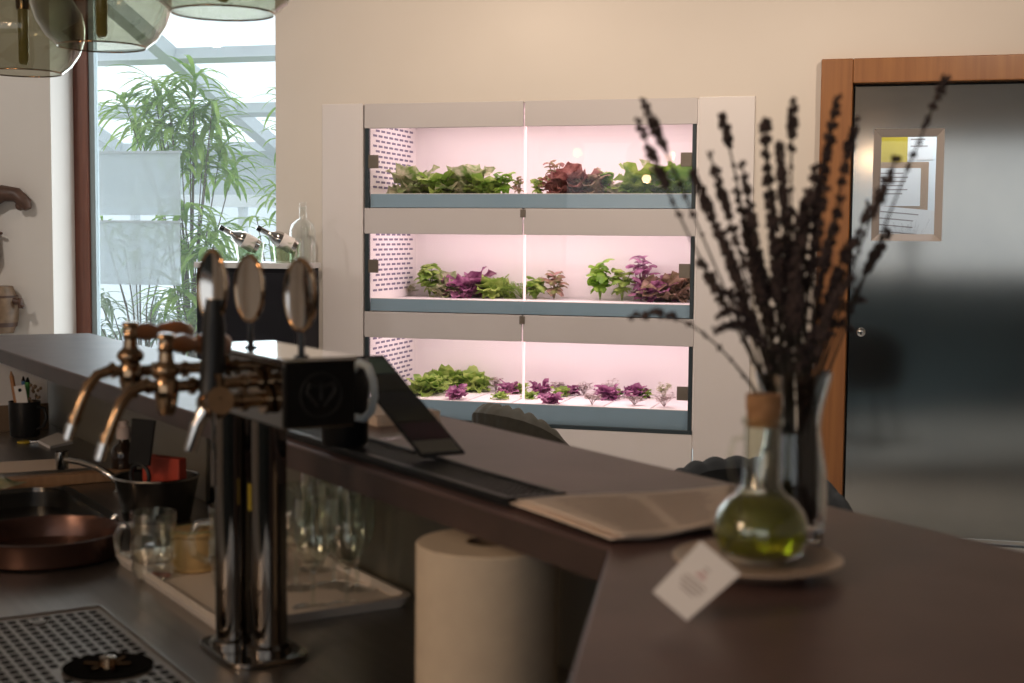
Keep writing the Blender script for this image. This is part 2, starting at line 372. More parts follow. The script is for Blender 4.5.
MB().box(-2.895,-1.105,7.125,7.85,2.13,2.158).build('top_panel', M_inner, farm, smooth=False)
MB().box(-1.118,-1.106,7.10,7.85,.40,2.15).build('lining_panel', M_inner, farm, smooth=False)
rows = [(1.607,2.028,1.682),(1.055,1.471,1.124),(.472,.917,.588)]     # bottom, top, tray rim
for ri,(zb,zt,zr) in enumerate(rows):
    # perforated side
    q = MB().box(-2.880,-2.868,7.12,7.84,zb,zt+.1)
    for i in range(16):
        for j in range(8):
            y = 7.17 + j*.08 + (.04 if i%2 else 0); z = zr+.035+i*.0275
            if z < zt+.05 and y < 7.77: q.box(-2.868,-2.8668,y,y+.055,z,z+.0115,1)
    q.build('perforated_panel', [M_inner,M_slot], farm, smooth=False)
    # ceiling of the compartment
    MB().box(-2.87,-1.12,7.125,7.84,zt+.105,zt+.12).build('shelf_ceiling', M_inner, farm, smooth=False)
    # tray
    t = MB().box(-2.862,-1.122,7.12,7.135,zb+.004,zr,0)
    t.box(-2.862,-1.122,7.135,7.835,zb+.004,zr-.012,1)
    t.box(-2.862,-1.122,7.12,7.135,zr,zr+.003,1)
    if ri == 2:
        for i in range(7): t.box(-2.86+i*.25,-2.853+i*.25,7.12,7.8,zr-.012,zr-.009,2)
    t.build('planting_tray', [M_tray,M_inner,M_header], farm, smooth=False)
    for x0,x1 in ((-2.886,-2.864),(-1.136,-1.114)):
        MB().box(x0,x1,YF+.01,YF+.03,zb,zt+(.01 if ri<2 else 0)).build('door_profile', M_jamb, farm)
    if ri == 2: MB().box(XL,XR,YF+.003,YF+.03,zb,zb+.018).build('bottom_profile', M_jamb, farm)
    MB().box(XM-.0045,XM+.0045,YF+.034,YF+.048,zb+.01,zt+(.12 if ri==0 else .06)).build('glowing_seam', M_led, farm)  # glowing bar stands in for cabinet light showing through the door gap
    MB().box(XM-.014,XM+.014,YF,YF+.02,zb-.045,zb-.005).build('door_catch', M_latch, farm)
    for sx in (-1,1):
        x0,x1 = (XL+.024,XM-.004) if sx<0 else (XM+.004,XR-.024)
        g = MB().box(x0,x1,YF+.012,YF+.017,zb,zt).build('glass_door', M_farmglass, farm, smooth=False)
        zc = (zb+zt)/2 + .035 - (.05 if ri==2 else 0)
        xx = x0+.028 if sx<0 else x1-.028
        MB().box(xx-.028,xx+.028,YF+.001,YF+.011,zc-.035,zc+.035).build('latch', M_latch, g, bev=.002)
    for yy in (7.22,7.62):
        MB().box(-2.80,-1.18,yy,yy+.045,zt+.085,zt+.104).build('grow_lamp', M_led, farm)

# ------------------------------------------------------------------ plants in the cabinet
def leaf(mb, base, az, L, Wd, el, curl, ruf, mi=0, nu=5, nv=4, cup=.3, tip=.7):
    pos = Vector(base); ca, sa = math.cos(az), math.sin(az); ph = R.random()*6
    rows_ = []; e = el
    for i in range(nu+1):
        t = i/nu; w = Wd*max(.05, math.sin(PI*min(.97, .04+t**tip*.95)))**.75
        row = []
        up = Vector((-ca*math.sin(e), -sa*math.sin(e), math.cos(e))); lat = Vector((-sa, ca, 0))
        for j in range(nv+1):
            s_ = j/nv*2-1
            row.append(pos + lat*(s_*w*.5) + up*(cup*w*.5*s_*s_ + ruf*abs(s_)*w*math.sin(ph+t*11+s_*2)))
        rows_.append(row)
        pos = pos + Vector((ca*math.cos(e), sa*math.cos(e), math.sin(e)))*(L/nu); e -= curl/nu
    vs = [tuple(q) for r_ in rows_ for q in r_]
    mb.add(vs, [(i*(nv+1)+j, i*(nv+1)+j+1, (i+1)*(nv+1)+j+1, (i+1)*(nv+1)+j) for i in range(nu) for j in range(nv)], mi)
def lettuce(w, h, n, ruf):
    mb = MB()
    for k in range(n):
        t = k/n; az = k*2.4 + R.uniform(-.3,.3); el = .35 + 1.0*t + R.uniform(-.15,.15)
        L = math.hypot(w*.52*math.cos(el), h*1.15*math.sin(el)) * R.uniform(.85,1.2)
        leaf(mb, (.01*math.cos(az), .01*math.sin(az), .002), az, L, L*R.uniform(.55,.8), el, R.uniform(.6,1.5), ruf, nu=6, nv=6)
    return mb
def herb(w, h, n, big=1.0):
    mb = MB(); st = max(3, n//6); st_mb = MB()
    for s_ in range(st):
        az = s_*2.4 + R.random(); top = Vector((math.cos(az)*w*.3*R.uniform(.3,1), math.sin(az)*w*.3*R.uniform(.3,1), h*R.uniform(.7,1)))
        pts = [Vector((0,0,0)).lerp(top, i/3) + Vector((0,0,.1*h*math.sin(PI*i/3))) for i in range(4)]
        st_mb.tube(pts, .0025, 5)
        for i in range(n//st):
            q = pts[min(3, 1+i//2)]; a = az + i*1.9 + R.random()
            L = w*.27*big*R.uniform(.7,1.2)
            leaf(mb, q, a, L, L*.74, R.uniform(-.2,.9), R.uniform(.9,1.9), .06, nu=5, nv=4, cup=-.45)
    return mb, st_mb
def sprout(w, h, n):
    mb = MB(); st = MB()
    for k in range(n):
        az = k*2.4; r_ = R.random()**.5
        top = Vector((math.cos(az)*w*.45*r_, math.sin(az)*w*.45*r_, h*R.uniform(.5,1)))
        st.tube([(0,0,0), top*.5 + Vector((0,0,h*.1)), top], .0008, 4)
        for i in range(5):
            L = R.uniform(.014,.028); leaf(mb, top*R.uniform(.6,1), az+i*2.2, L, L*.7, .3, .6, .1, nu=3, nv=2)
    return mb, st
ROW = {1:1.672, 2:1.114, 3:.578}
LEAFD = [  # row, px, py, width px, height px, sort, material, name, category, label
 (1,412,194,46,27,'l',G_frill,'lettuce','lettuce','pale-edged frilly lettuce at the far left end of the top shelf'),
 (1,440,194,40,27,'l',G_green,'lettuce','lettuce','full green lettuce second from the left on the top shelf'),
 (1,464,194,46,30,'l',G_frill,'lettuce','lettuce','tall frilly lettuce with pinkish edges, left half of the top shelf'),
 (1,487,194,26,20,'l',G_green,'lettuce','lettuce','shorter green lettuce right of the tall frilly one on the top shelf'),
 (1,506,194,32,19,'h',G_dark,'leafy_herb','herb','bright dark-green herb just left of the top shelf centre seam'),
 (1,521,194,20,16,'h',G_pink,'leafy_herb','herb','small reddish-green herb at the top shelf centre seam'),
 (1,539,194,22,15,'h',G_green,'leafy_herb','herb','low light-green herb just right of the top shelf centre seam'),
 (1,554,194,30,30,'h',G_pink,'leafy_herb','herb','tall pink-tipped herb left of the red lettuce on the top shelf'),
 (1,571,194,40,29,'l',G_red,'red_lettuce','lettuce','dark red lettuce, the biggest red plant on the top shelf'),
 (1,589,194,28,25,'l',G_bronze,'red_lettuce','lettuce','bronze-red lettuce right of the dark red one on the top shelf'),
 (1,606,194,28,20,'h',G_dark,'leafy_herb','herb','bright green herb right of the red lettuces on the top shelf'),
 (1,622,194,20,11,'l',G_pale,'lettuce','lettuce','low pale lettuce between two green plants, right half of the top shelf'),
 (1,640,194,38,24,'l',G_green,'lettuce','lettuce','wide green lettuce, third from the right end of the top shelf'),
 (1,662,194,36,28,'l',G_frill,'lettuce','lettuce','pale-edged lettuce, second from the right end of the top shelf'),
 (1,682,194,30,28,'l',G_dark,'lettuce','lettuce','dark green lettuce at the far right end of the top shelf'),
 (2,405,295,30,8,'s',G_pale,'seedling','seedling','creeping pale seedlings at the left end of the middle shelf'),
 (2,430,289,42,31,'h',G_green,'basil_plant','basil','bushy green basil at the left of the middle shelf'),
 (2,450,288,30,24,'l',G_frill,'lettuce','lettuce','pale-edged lettuce between basil and purple plant, middle shelf'),
 (2,467,292,38,28,'l',G_purple,'purple_lettuce','lettuce','purple-pink leafy plant in the left half of the middle shelf'),
 (2,495,291,32,22,'l',G_green,'lettuce','lettuce','light green lettuce right of the purple plant, middle shelf left half'),
 (2,452,297,46,8,'s',G_pale,'seedling','seedling','low scattered seedlings in front of the purple plant, middle shelf'),
 (2,522,298,40,10,'s',G_green,'seedling','seedling','low green seedlings at the middle shelf centre seam'),
 (2,536,294,36,20,'h',G_green,'leafy_herb','herb','green herb just right of the middle shelf centre seam'),
 (2,554,291,34,24,'h',G_pink,'leafy_herb','herb','pink-tipped herb right of centre on the middle shelf'),
 (2,600,297,40,38,'h',G_dark,'basil_plant','basil','tall big-leaved green basil in the right half of the middle shelf'),
 (2,622,296,34,28,'h',G_green,'basil_plant','basil','lighter green basil left of the tall purple plant, middle shelf'),
 (2,641,291,34,42,'h',G_purple,'purple_basil','basil','tallest purple basil in the right half of the middle shelf'),
 (2,657,297,32,28,'l',G_purple,'purple_lettuce','lettuce','low purple lettuce in front of the bronze plant, middle shelf'),
 (2,670,291,34,32,'l',G_bronze,'red_lettuce','lettuce','bronze leafy plant near the right end of the middle shelf'),
 (2,684,291,22,24,'h',G_bronze,'leafy_herb','herb','greyish-bronze herb at the far right end of the middle shelf'),
 (2,648,300,46,7,'s',G_pale,'seedling','seedling','low pale seedlings in front of the purple plants, middle shelf'),
 (3,428,394,50,24,'l',G_green,'lettuce','lettuce','large light-green lettuce at the left front of the bottom shelf'),
 (3,448,388,44,28,'l',G_green,'lettuce','lettuce','large green lettuce behind the small red one on the bottom shelf'),
 (3,473,388,36,25,'l',G_green,'lettuce','lettuce','green lettuce right of the pair of large ones, bottom shelf'),
 (3,456,399,20,16,'l',G_purple,'red_lettuce','lettuce','small dark red lettuce in front of the green ones, bottom shelf'),
 (3,509,393,24,14,'l',G_purple,'purple_lettuce','lettuce','purple lettuce just left of the bottom shelf centre seam'),
 (3,501,399,18,9,'l',G_green,'lettuce','lettuce','tiny green lettuce in front of the purple one left of the seam'),
 (3,519,385,22,11,'l',G_green,'lettuce','lettuce','small green lettuce behind the bottom shelf centre seam'),
 (3,530,398,18,10,'l',G_green,'lettuce','lettuce','tiny green lettuce just right of the bottom shelf centre seam'),
 (3,541,391,22,15,'l',G_purple,'purple_lettuce','lettuce','purple lettuce right of the bottom shelf seam, behind another purple one'),
 (3,551,404,18,15,'l',G_purple,'purple_lettuce','lettuce','purple lettuce standing closest to the glass on the bottom shelf'),
 (3,561,396,12,12,'l',G_green,'lettuce','lettuce','tiny green lettuce between two purple ones, bottom shelf right half'),
 (3,569,389,22,13,'l',G_purple,'purple_lettuce','lettuce','purple lettuce in front of a withered grey sprig, bottom shelf'),
 (3,607,399,24,16,'l',G_purple,'purple_lettuce','lettuce','purple lettuce with a green one at its back, bottom shelf right half'),
 (3,615,391,13,10,'l',G_green,'lettuce','lettuce','tiny green lettuce behind a purple one beside withered sprigs'),
 (3,636,396,24,15,'l',G_purple,'purple_lettuce','lettuce','rightmost purple lettuce on the bottom shelf'),
 (3,643,386,16,11,'l',G_dark,'lettuce','lettuce','bright green lettuce behind the rightmost purple one, bottom shelf'),
 (3,664,390,22,18,'s',G_pale,'sprout','sprout','pale yellow-green sprout near the bottom right latch'),
 (3,664,407,24,16,'s',G_ghost,'sprout','sprout','withered brown sprout in the right front corner of the bottom shelf'),
 (3,592,405,22,10,'s',G_ghost,'sprout','sprout','low withered sprout at the front left of a purple lettuce'),
 (3,634,405,24,7,'s',G_ghost,'sprout','sprout','flat withered sprout in front of the rightmost purple lettuce'),
 (3,496,384,14,16,'s',G_ghost,'sprout','sprout','thin grey sprig at the back, left of the centre seam'),
 (3,559,382,18,14,'s',G_ghost,'sprout','sprout','thin grey sprig at the back, right of the centre seam'),
 (3,584,383,22,14,'s',G_ghost,'sprout','sprout','thin grey sprig at the back in the middle of the right half'),
 (3,610,386,26,20,'s',G_ghost,'sprout','sprout','largest withered grey sprig at the back of the bottom shelf'),
]
for row,px,py,w,h,k,m,nm,cat,lab in LEAFD:
    z = ROW[row]
    if row == 1: q = W(px, py, 7.30); loc = Vector((q.x, 7.26 + .05*R.random(), z))
    else:
        yc = min(max(P(px, py, z).y, 7.20), 7.72); loc = W(px, py, yc); loc.z = z
    s_ = 7.45/1422*{1:1.05,2:1.15,3:.97}[row]; w *= s_; h *= s_
    if row == 1: h += .02
    T = thing(nm, lab, cat, loc, R.random()*6, {1:'plants on the top shelf',2:'plants on the middle shelf',3:'plants on the bottom shelf'}[row])
    if k == 'l':
        mb = lettuce(w, h, 26 if w > .12 else 16, .30)
        mb.build('leaves', m, T, fix=False, ang=180)
        MB().tube([(0,0,-.004),(0,0,.015)], [.006,.004], 6).build('stalk', G_pale, T)
    elif k == 'h':
        mb, st = herb(w, h, 40 if w > .12 else 24, 1.25); mb.build('leaves', m, T, fix=False, ang=180); st.build('stalks', m, T)
    else:
        mb, st = sprout(w, h*(1.5 if h < .07 else 1), 46 if w > .15 else 16); mb.build('leaves', m, T, fix=False, ang=180); st.build('stalks', m, T)

# ------------------------------------------------------------------ beyond the window: conservatory
struct(MB().box(-9,-.9,7.42,13,-.12,-.02).build('ground', M_terr, smooth=False))
cons = thing('conservatory_roof', 'grey framed sloping glass roof of the conservatory beyond the window', 'roof')
def roofz(y): return 3.20 - .32*(y-7.4)
sl = math.degrees(math.atan(.32))
for x in (-7.93,-6.485,-5.04,-3.595,-2.15):
    Mx = tr(x, 7.45, roofz(7.45)) @ rot('X', -sl)
    MB().box(-.05,.05,0,3.4,-.10,0,M=Mx).box(-.012,.012,0,3.4,0,.03,M=Mx).build('rafter', M_rafter, cons, smooth=False)
for y in (8.89,9.8,10.55):
    Mx = tr(0,y,roofz(y)) @ rot('X', -sl)
    MB().box(-8,-1.9,-.045,.045,-.085,-.005,M=Mx).build('purlin', M_rafter, cons, smooth=False)
MB().box(-8,-1.9,0,3.4,.004,.010,M=tr(0,7.45,roofz(7.45)) @ rot('X',-sl)).build('roof_glass', M_glass, cons, smooth=False)
fr = thing('conservatory_wall', 'low pale glazed garden wall of the conservatory under the eaves', 'glazed wall')
MB().box(-8,-1.9,10.6,10.7,1.78,2.12).build('eaves_board', M_grey, fr, smooth=False)
MB().box(-8,-1.9,10.58,10.7,1.68,1.78).build('top_rail', M_whitewall, fr, smooth=False)
MB().box(-8,-1.9,10.6,10.7,-.02,.55).build('plinth_wall', M_whitewall, fr, smooth=False)
for x in (-7.4,-6.4,-5.4,-4.4,-3.4,-2.4):
    MB().box(x-.025,x+.025,10.6,10.68,.55,1.68).build('mullion', M_rafter, fr, smooth=False)
bd = thing('outside_house', 'pale house front seen hazily beyond the conservatory', 'building')
MB().box(-10,0,15.0,15.3,0,1.9).build('house_wall', M_grey, bd, smooth=False)
for x in (-8.7,-6.9,-5.1,-3.3):
    MB().box(x,x+1.0,14.97,15.0,.5,1.5).build('house_window', M_whitewall, bd, smooth=False)
def blade(mb, base, az, L, Wd, el, curl, mi=0, nu=5):
    pos = Vector(base); ca, sa = math.cos(az), math.sin(az); e = el; vs = []
    for i in range(nu+1):
        t = i/nu; w = Wd*max(.03, math.sin(PI*(.08+t*.9)))**.8
        up = Vector((-ca*math.sin(e), -sa*math.sin(e), math.cos(e))); lat = Vector((-sa,ca,0))
        vs += [tuple(pos-lat*w*.5+up*w*.15), tuple(pos), tuple(pos+lat*w*.5+up*w*.15)]
        pos = pos + Vector((ca*math.cos(e), sa*math.cos(e), math.sin(e)))*(L/nu); e -= curl/nu
    mb.add(vs, [(i*3+j, i*3+j+1, (i+1)*3+j+1, (i+1)*3+j) for i in range(nu) for j in range(2)], mi)
def ficus(label, shoots, Y, root, m, n=16, L=.26, cat='tree', name='weeping_fig'):
    g = W(*root, Y); T = thing(name, label, cat, (g.x, Y, -.02))
    fo = MB(); tk = MB(); top = None
    for px,py in shoots:
        q = W(px,py,Y); q = Vector((q.x-g.x, R.uniform(-.2,.2), q.z+.02))
        mid = Vector((q.x*.35, q.y*.4, q.z*.62))
        tk.tube([(0,0,0), mid*.5+Vector((.01,0,0)), mid, q], [.012,.009,.006,.003], 6)
        for k in range(n):
            az = k*2.4+R.random()*.5; back = R.random()
            blade(fo, q.lerp(mid, back*.20), az, L*R.uniform(.7,1.15), L*.105, R.uniform(-.35,.8), R.uniform(.7,1.6))
    tk.build('stem', M_bark, T); fo.build('foliage', m, T, fix=False, ang=180)
    return T
ficus('tall fig with long drooping green leaves outside the window, crown near the roof beams',
      [(150,76),(136,98),(165,88),(207,76),(196,96),(226,102),(180,112),(150,118),(128,112),(200,128),(216,140),(188,150),(205,160),(222,162),(210,115),(160,128)], 8.9, (192,340), M_ficus, 26, .33)
ficus('lower leafy fig behind the beer taps and the frosted sheets, right of them',
      [(192,205),(204,222),(216,240),(190,245),(202,262),(224,275),(190,285),(232,262),(210,300),(226,312),(186,318)], 8.7, (203,345), M_ficus, 26, .36)
ficus('fig at the right edge of the window, mostly behind the wall',
      [(272,86),(276,165),(270,190),(264,215),(258,238),(285,120)], 8.5, (284,345), M_ficus, 14, .25)
ficus('low grey-green foliage at the bottom left of the window',
      [(105,318),(125,326),(118,300),(145,322),(165,312),(178,328),(108,290),(150,300),(98,330)], 9.1, (135,350), M_ficus2, 16, .26, 'plant', 'garden_plant')
ficus('thin row of foliage showing in the gap between the frosted sheets',
      [(100,222),(118,221),(136,223),(152,221),(170,223),(110,240),(140,250)], 8.9, (140,350), M_ficus, 12, .2, 'plant', 'garden_plant')
for (a,bq,c,d),lab in (((93,152,180,215),'upper translucent frosted sheet hanging outside the window'),((95,222,180,284),'lower translucent frosted sheet hanging outside the window')):
    p0 = W(a,d,8.12); p1 = W(c,bq,8.12)
    T = thing('frosted_screen', lab, 'screen', ((p0.x+p1.x)/2, 8.12, p0.z), 0, 'frosted sheets outside the window')
    hw = (p1.x-p0.x)/2; h = p1.z-p0.z
    MB().box(-hw,hw,-.003,.003,0,h).build('sheet', M_frost, T, smooth=False)
    MB().box(-hw-.01,hw+.01,-.008,.008,h-.006,h+.008).build('hanging_rail', M_rafter, T)

# ------------------------------------------------------------------ black cabinet by the window with bottles
bc = thing('black_cabinet', 'black cabinet with a pale top standing by the window behind the beer taps', 'cabinet', (-3.375,6.895,0))
MB().box(-.325,.245,-.14,.15,.06,1.285).build('body', M_blackcab, bc, bev=.004)
MB().box(-.32,-.015,-.152,-.14,.08,1.26).build('cabinet_door', M_blackcab, bc, bev=.002)
MB().box(-.005,.24,-.152,-.14,.08,1.26).build('cabinet_door', M_blackcab, bc, bev=.002)
MB().box(-.335,.255,-.155,.16,1.285,1.315).build('top', M_paletop, bc, bev=.003)
MB().box(-.31,.235,-.13,.14,0,.06).build('plinth', M_blackcab, bc)
for px,lab in ((250,'glass wine cooler with a tilted bottle, left of its twin on the black cabinet'),(287,'glass wine cooler with a tilted bottle, beside the tall clear glass carafe')):
    g = W(px,266,6.83)
    T = thing('wine_cooler_glass', lab, 'glass pot', (g.x,6.83,1.3155), 0, 'glass pots on the black cabinet')
    MB().lathe([(0,0),(.062,0),(.074,.105),(.070,.105),(.059,.01),(0,.01)], 28).build('glass_body', M_potglass, T)
    T2 = thing('miniature_bottle', 'small silver bottle lying tilted in the ' + ('left glass pot on the black cabinet' if px < 260 else 'glass pot beside the carafe'), 'bottle', (g.x,6.83,1.329), 0, 'bottles in the glass pots')
    Mx = tr(.040,-.01,.070)@rot('Z',35)@rot('Y',-62)@Matrix.Scale(1.15,4)
    MB().lathe([(0,-.01),(.034,-.01),(.036,0),(.036,.075),(.030,.095),(.013,.12),(.012,.165),(0,.165)],20,M=Mx).build('bottle_body', M_chrome, T2)
    MB().shell([(.0366,.01),(.0366,.065)],20,M=Mx).build('paper_band', M_paperw, T2)
    MB().lathe([(0,.164),(.0135,.164),(.0135,.185),(0,.185)],16,M=Mx).build('bottle_cap', M_black, T2)
g = W(303,264,6.975)
T = thing('glass_carafe', 'tall clear glass carafe at the right end of the black cabinet', 'carafe', (g.x,6.975,1.3155))
MB().lathe([(0,0),(.068,0),(.07,.01),(.07,.17),(.06,.205),(.022,.235),(.019,.285),(.025,.295),(.021,.295),(.016,.285),(.018,.235),(.055,.20),(.066,.17),(.066,.012),(0,.012)],32).build('glass_body', M_thinner, T)
MB().lathe([(0,.285),(.015,.285),(.015,.30),(.02,.305),(.02,.32),(0,.325)],20).build('stopper', M_thinner, T)

# ------------------------------------------------------------------ ornaments on the left wall
T = thing('carved_ornament', 'curved dark wooden carving high on the left wall, cut off by the photo edge', 'wall ornament', (-5.07,7.1,1.40))
MB().tube([(-.20,-.05,.16),(-.12,-.06,.245),(-.02,-.06,.285),(.07,-.055,.275),(.125,-.05,.225),(.14,-.05,.195)],[.05,.055,.048,.042,.038,.022],12).ball((.09,-.05,.215),.03).build('carved_head', M_orn, T)
MB().tube([(-.17,-.05,.20),(-.13,-.055,.05),(-.11,-.055,-.08),(-.14,-.05,-.17)],[.045,.06,.05,.03],12).build('carved_body', M_orn, T)
MB().tube([(-.09,-.05,.06),(-.03,-.06,.055)],[.012,.008],8).build('peg', M_orn, T)
T = thing('wooden_keg_ornament', 'small round wooden keg with a spigot, low on the left wall', 'wall ornament', (-5.10,7.08,1.02))
Mx = tr(0,-.04,0)@rot('X',0)
MB().lathe([(0,-.135),(.085,-.135),(.112,-.06),(.118,0),(.112,.06),(.085,.135),(0,.135)],24,M=tr(0,-.09,0)).build('keg_body', M_orn2, T)
for z in (-.085,.07): MB().shell([(.108 if z>0 else .105,z-.012),(.110,z+.012)],24,M=tr(0,-.09,0)).build('hoop', M_orn, T)
MB().tube([(.10,-.09,.05),(.15,-.09,.045)],[.022,.014],10).tube([(.15,-.09,.07),(.15,-.09,.01)],.012,8).ball((.165,-.09,.02),.012).build('spigot', M_orn, T)

# ------------------------------------------------------------------ pendants
pend = None
def pendant(label, u, v):
    global pend
    loc = B(u,v,1.95)
    if pend: return copy_thing(pend, label, loc, R.random(), 'glass pendants over the bar')
    T = thing('pendant_lamp', label, 'pendant lamp', loc, 0, 'glass pendants over the bar')
    MB().shell([(.112,0),(.140,.022),(.165,.06),(.178,.10),(.181,.14),(.172,.185),(.145,.225),(.10,.255),(.05,.272),(.03,.278)],48).build('glass_shade', M_smoke, T)
    MB().tube([(.112*math.cos(2*PI*k/48),.112*math.sin(2*PI*k/48),0) for k in range(48)],.0022,6,closed=True).build('shade_rim', M_brass, T)
    MB().lathe([(0,.19),(.02,.19),(.024,.27),(.034,.285),(.034,.31),(.012,.34),(0,.34)],20).build('socket', M_brass, T)
    MB().lathe([(0,.022),(.010,.025),(.015,.035),(.0155,.19),(0,.19)],16).build('bulb', M_amberbulb, T)
    MB().tube([(0,0,.33),(0,0,.98)],.004,8).build('cord', M_black, T)
    MB().lathe([(0,1.02),(.05,1.02),(.05,1.05),(0,1.05)],20).build('ceiling_rose', M_black, T)
    pend = T; return T
pendant('smoked glass pendant in the middle of three, wholly over the window edge', -3.759, 1.053)
pendant('leftmost smoked glass pendant, hanging lowest in view before the left wall', -4.513, 1.026)
pendant('rightmost glass pendant, only its rim showing at the top of the window', -3.03, 1.115)

# ------------------------------------------------------------------ bar
bt = thing('bar_counter', 'long raised bar with a brown stone-look top bending towards the foreground', 'bar', (0,0,0), TH)
UNR = Matrix.Rotation(-TH,4,'Z')
pts = [B(-4.55,.835),B(-1.173,.842),Vector((-.182,.60,0)),Vector((-.16,.42,0)),Vector((1.3,.30,0)),B(.75,1.205),B(-4.52,1.215)]
MB().prism([(q.x,q.y) for q in pts],1.112,1.15,M=UNR).build('counter_top', [M_bar], bt, bev=.003, smooth=False)
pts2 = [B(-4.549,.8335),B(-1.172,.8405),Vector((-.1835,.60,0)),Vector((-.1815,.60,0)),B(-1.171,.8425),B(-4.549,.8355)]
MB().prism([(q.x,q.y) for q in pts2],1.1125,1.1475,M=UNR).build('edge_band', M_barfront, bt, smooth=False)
bb = bt
MB().box(-4.45,-.6,1.03,1.09,0,1.112).build('back_panel', M_panel, bb, smooth=False)
MB().box(-4.45,.70,1.092,1.15,0,1.112).build('front_panel', M_navy, bb, smooth=False)
b = MB()
p0 = Vector((-.255,1.32,0)); 
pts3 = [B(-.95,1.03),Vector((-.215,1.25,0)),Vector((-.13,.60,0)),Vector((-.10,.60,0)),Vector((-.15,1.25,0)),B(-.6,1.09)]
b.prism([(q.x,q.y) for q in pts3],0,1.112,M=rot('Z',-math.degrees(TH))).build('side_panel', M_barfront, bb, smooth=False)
# worktop with sink opening
wt = thing('worktop', 'brushed steel worktop behind the bar below the raised top', 'worktop', (0,0,0), TH)
b = MB(); SU0,SU1,SV0,SV1 = -3.17,-2.71,.40,.775
for u0,u1,v0,v1 in [(-4.45,SU0,.12,1.028),(SU1,-1.05,.12,1.028),(SU0,SU1,.12,SV0),(SU0,SU1,SV1,1.028)]:
    b.box(u0,u1,v0,v1,.86,.90)
b.build('steel_top', M_steel, wt, smooth=False)
MB().box(-4.4,-1.1,.2,1.02,0,.859).build('under_cabinet', M_panel, wt, smooth=False)
bpy.data.objects[wt.children[-1].name].data.materials[0] = M_panel
sk = thing('sink', 'steel sink basin behind the copper brown tray', 'sink', (0,0,0), TH)
def rrect(u0,u1,v0,v1,r,n=6):
    o = []
    for cx,cy,a0 in ((u1-r,v1-r,0),(u0+r,v1-r,90),(u0+r,v0+r,180),(u1-r,v0+r,270)):
        for k in range(n+1):
            a = math.radians(a0+90*k/n); o.append((cx+r*math.cos(a), cy+r*math.sin(a)))
    return o
ro_, ri_, rb_ = rrect(SU0-.02,SU1+.02,SV0-.02,SV1+.02,.08), rrect(SU0+.004,SU1-.004,SV0+.004,SV1-.004,.07), rrect(SU0+.03,SU1-.03,SV0+.03,SV1-.03,.07)
n = len(ro_)
b = MB(); vs = [(x,y,.902) for x,y in ro_]+[(x,y,.912) for x,y in ro_]+[(x,y,.912) for x,y in ri_]+[(x,y,.902) for x,y in ri_]
b.add(vs, [(k*n+i,k*n+(i+1)%n,(k+1)*n+(i+1)%n,(k+1)*n+i) for k in range(3) for i in range(n)])
b.build('rim', M_chrome, sk)
b = MB(); vs = [(x,y,.902) for x,y in ri_]+[(x,y,.87) for x,y in ri_]+[(x,y,.863) for x,y in rb_]
b.add(vs, [(k*n+i,k*n+(i+1)%n,(k+1)*n+(i+1)%n,(k+1)*n+i) for k in range(2) for i in range(n)]+[tuple(range(2*n,3*n))])
b.build('basin', M_bucket, sk)
fb = P(126,493,.9)
fa = thing('faucet', 'slim chrome faucet arching low over the sink from the right', 'faucet', fb)
fpts = [Vector((0,0,.006))]+[P(*c)-fb for c in ((122,487,.935),(112,476,.958),(98,468,.972),(80,462,.982),(62,459,.984))]
MB().lathe([(0,0),(.026,0),(.026,.006),(.016,.012),(.013,.03),(0,.03)],20).build('base', M_chrome, fa)
MB().tube(fpts,[.008,.008,.007,.007,.007,.007],12).build('spout', M_chrome, fa)
MB().tube([fpts[-1]+Vector((0,0,.016)),fpts[-1]+Vector((0,0,-.022))],[.014,.013],14).build('aerator', M_chrome, fa)

# drip tray
dt = thing('drip_tray', 'perforated steel drip tray with a round glass rinser, set in the worktop', 'drip tray', (0,0,.9), TH)
b = MB().box(-2.118,-1.42,.36,.578,.0005,.006,0)
for i in range(28):
    for j in range(12):
        u = -2.10+i*.0240; v = .374+j*.0166
        if (u+.009+1.812)**2+(v+.006-.505)**2 < .063**2: continue
        b.box(u,u+.0155,v,v+.0108,.006,.0063,1)
b.build('perforated_plate', [M_plate2,M_hole], dt, smooth=False)
MB().box(-2.125,-1.41,.352,.36,.0005,.009).box(-2.125,-1.41,.578,.585,.0005,.009).box(-2.125,-2.118,.36,.578,.0005,.009).build('tray_edge', M_steel, dt, smooth=False)
rn = MB().lathe([(0,.0063),(.056,.0063),(.058,.009),(.056,.0095),(.050,.0078),(0,.0074)],36,M=tr(-1.812,.505,0)).build('rinser', M_hole, dt)
q = MB()
for k in range(6): q.tube([(-1.812,.505,.009),(-1.812+.03*math.cos(k*PI/3),.505+.03*math.sin(k*PI/3),.011)],.003,6)
q.lathe([(0,.008),(.012,.008),(.010,.02),(0,.022)],14,M=tr(-1.812,.505,0)); q.build('spray_cross', M_brass, rn)
p_ = P(38,623,.906); MB().lathe([(0,0),(.012,0),(.012,.002),(0,.002)],16,M=Matrix.Rotation(-TH,4,'Z')@tr(p_.x,p_.y,.0064)).build('finger_hole', M_black, dt)

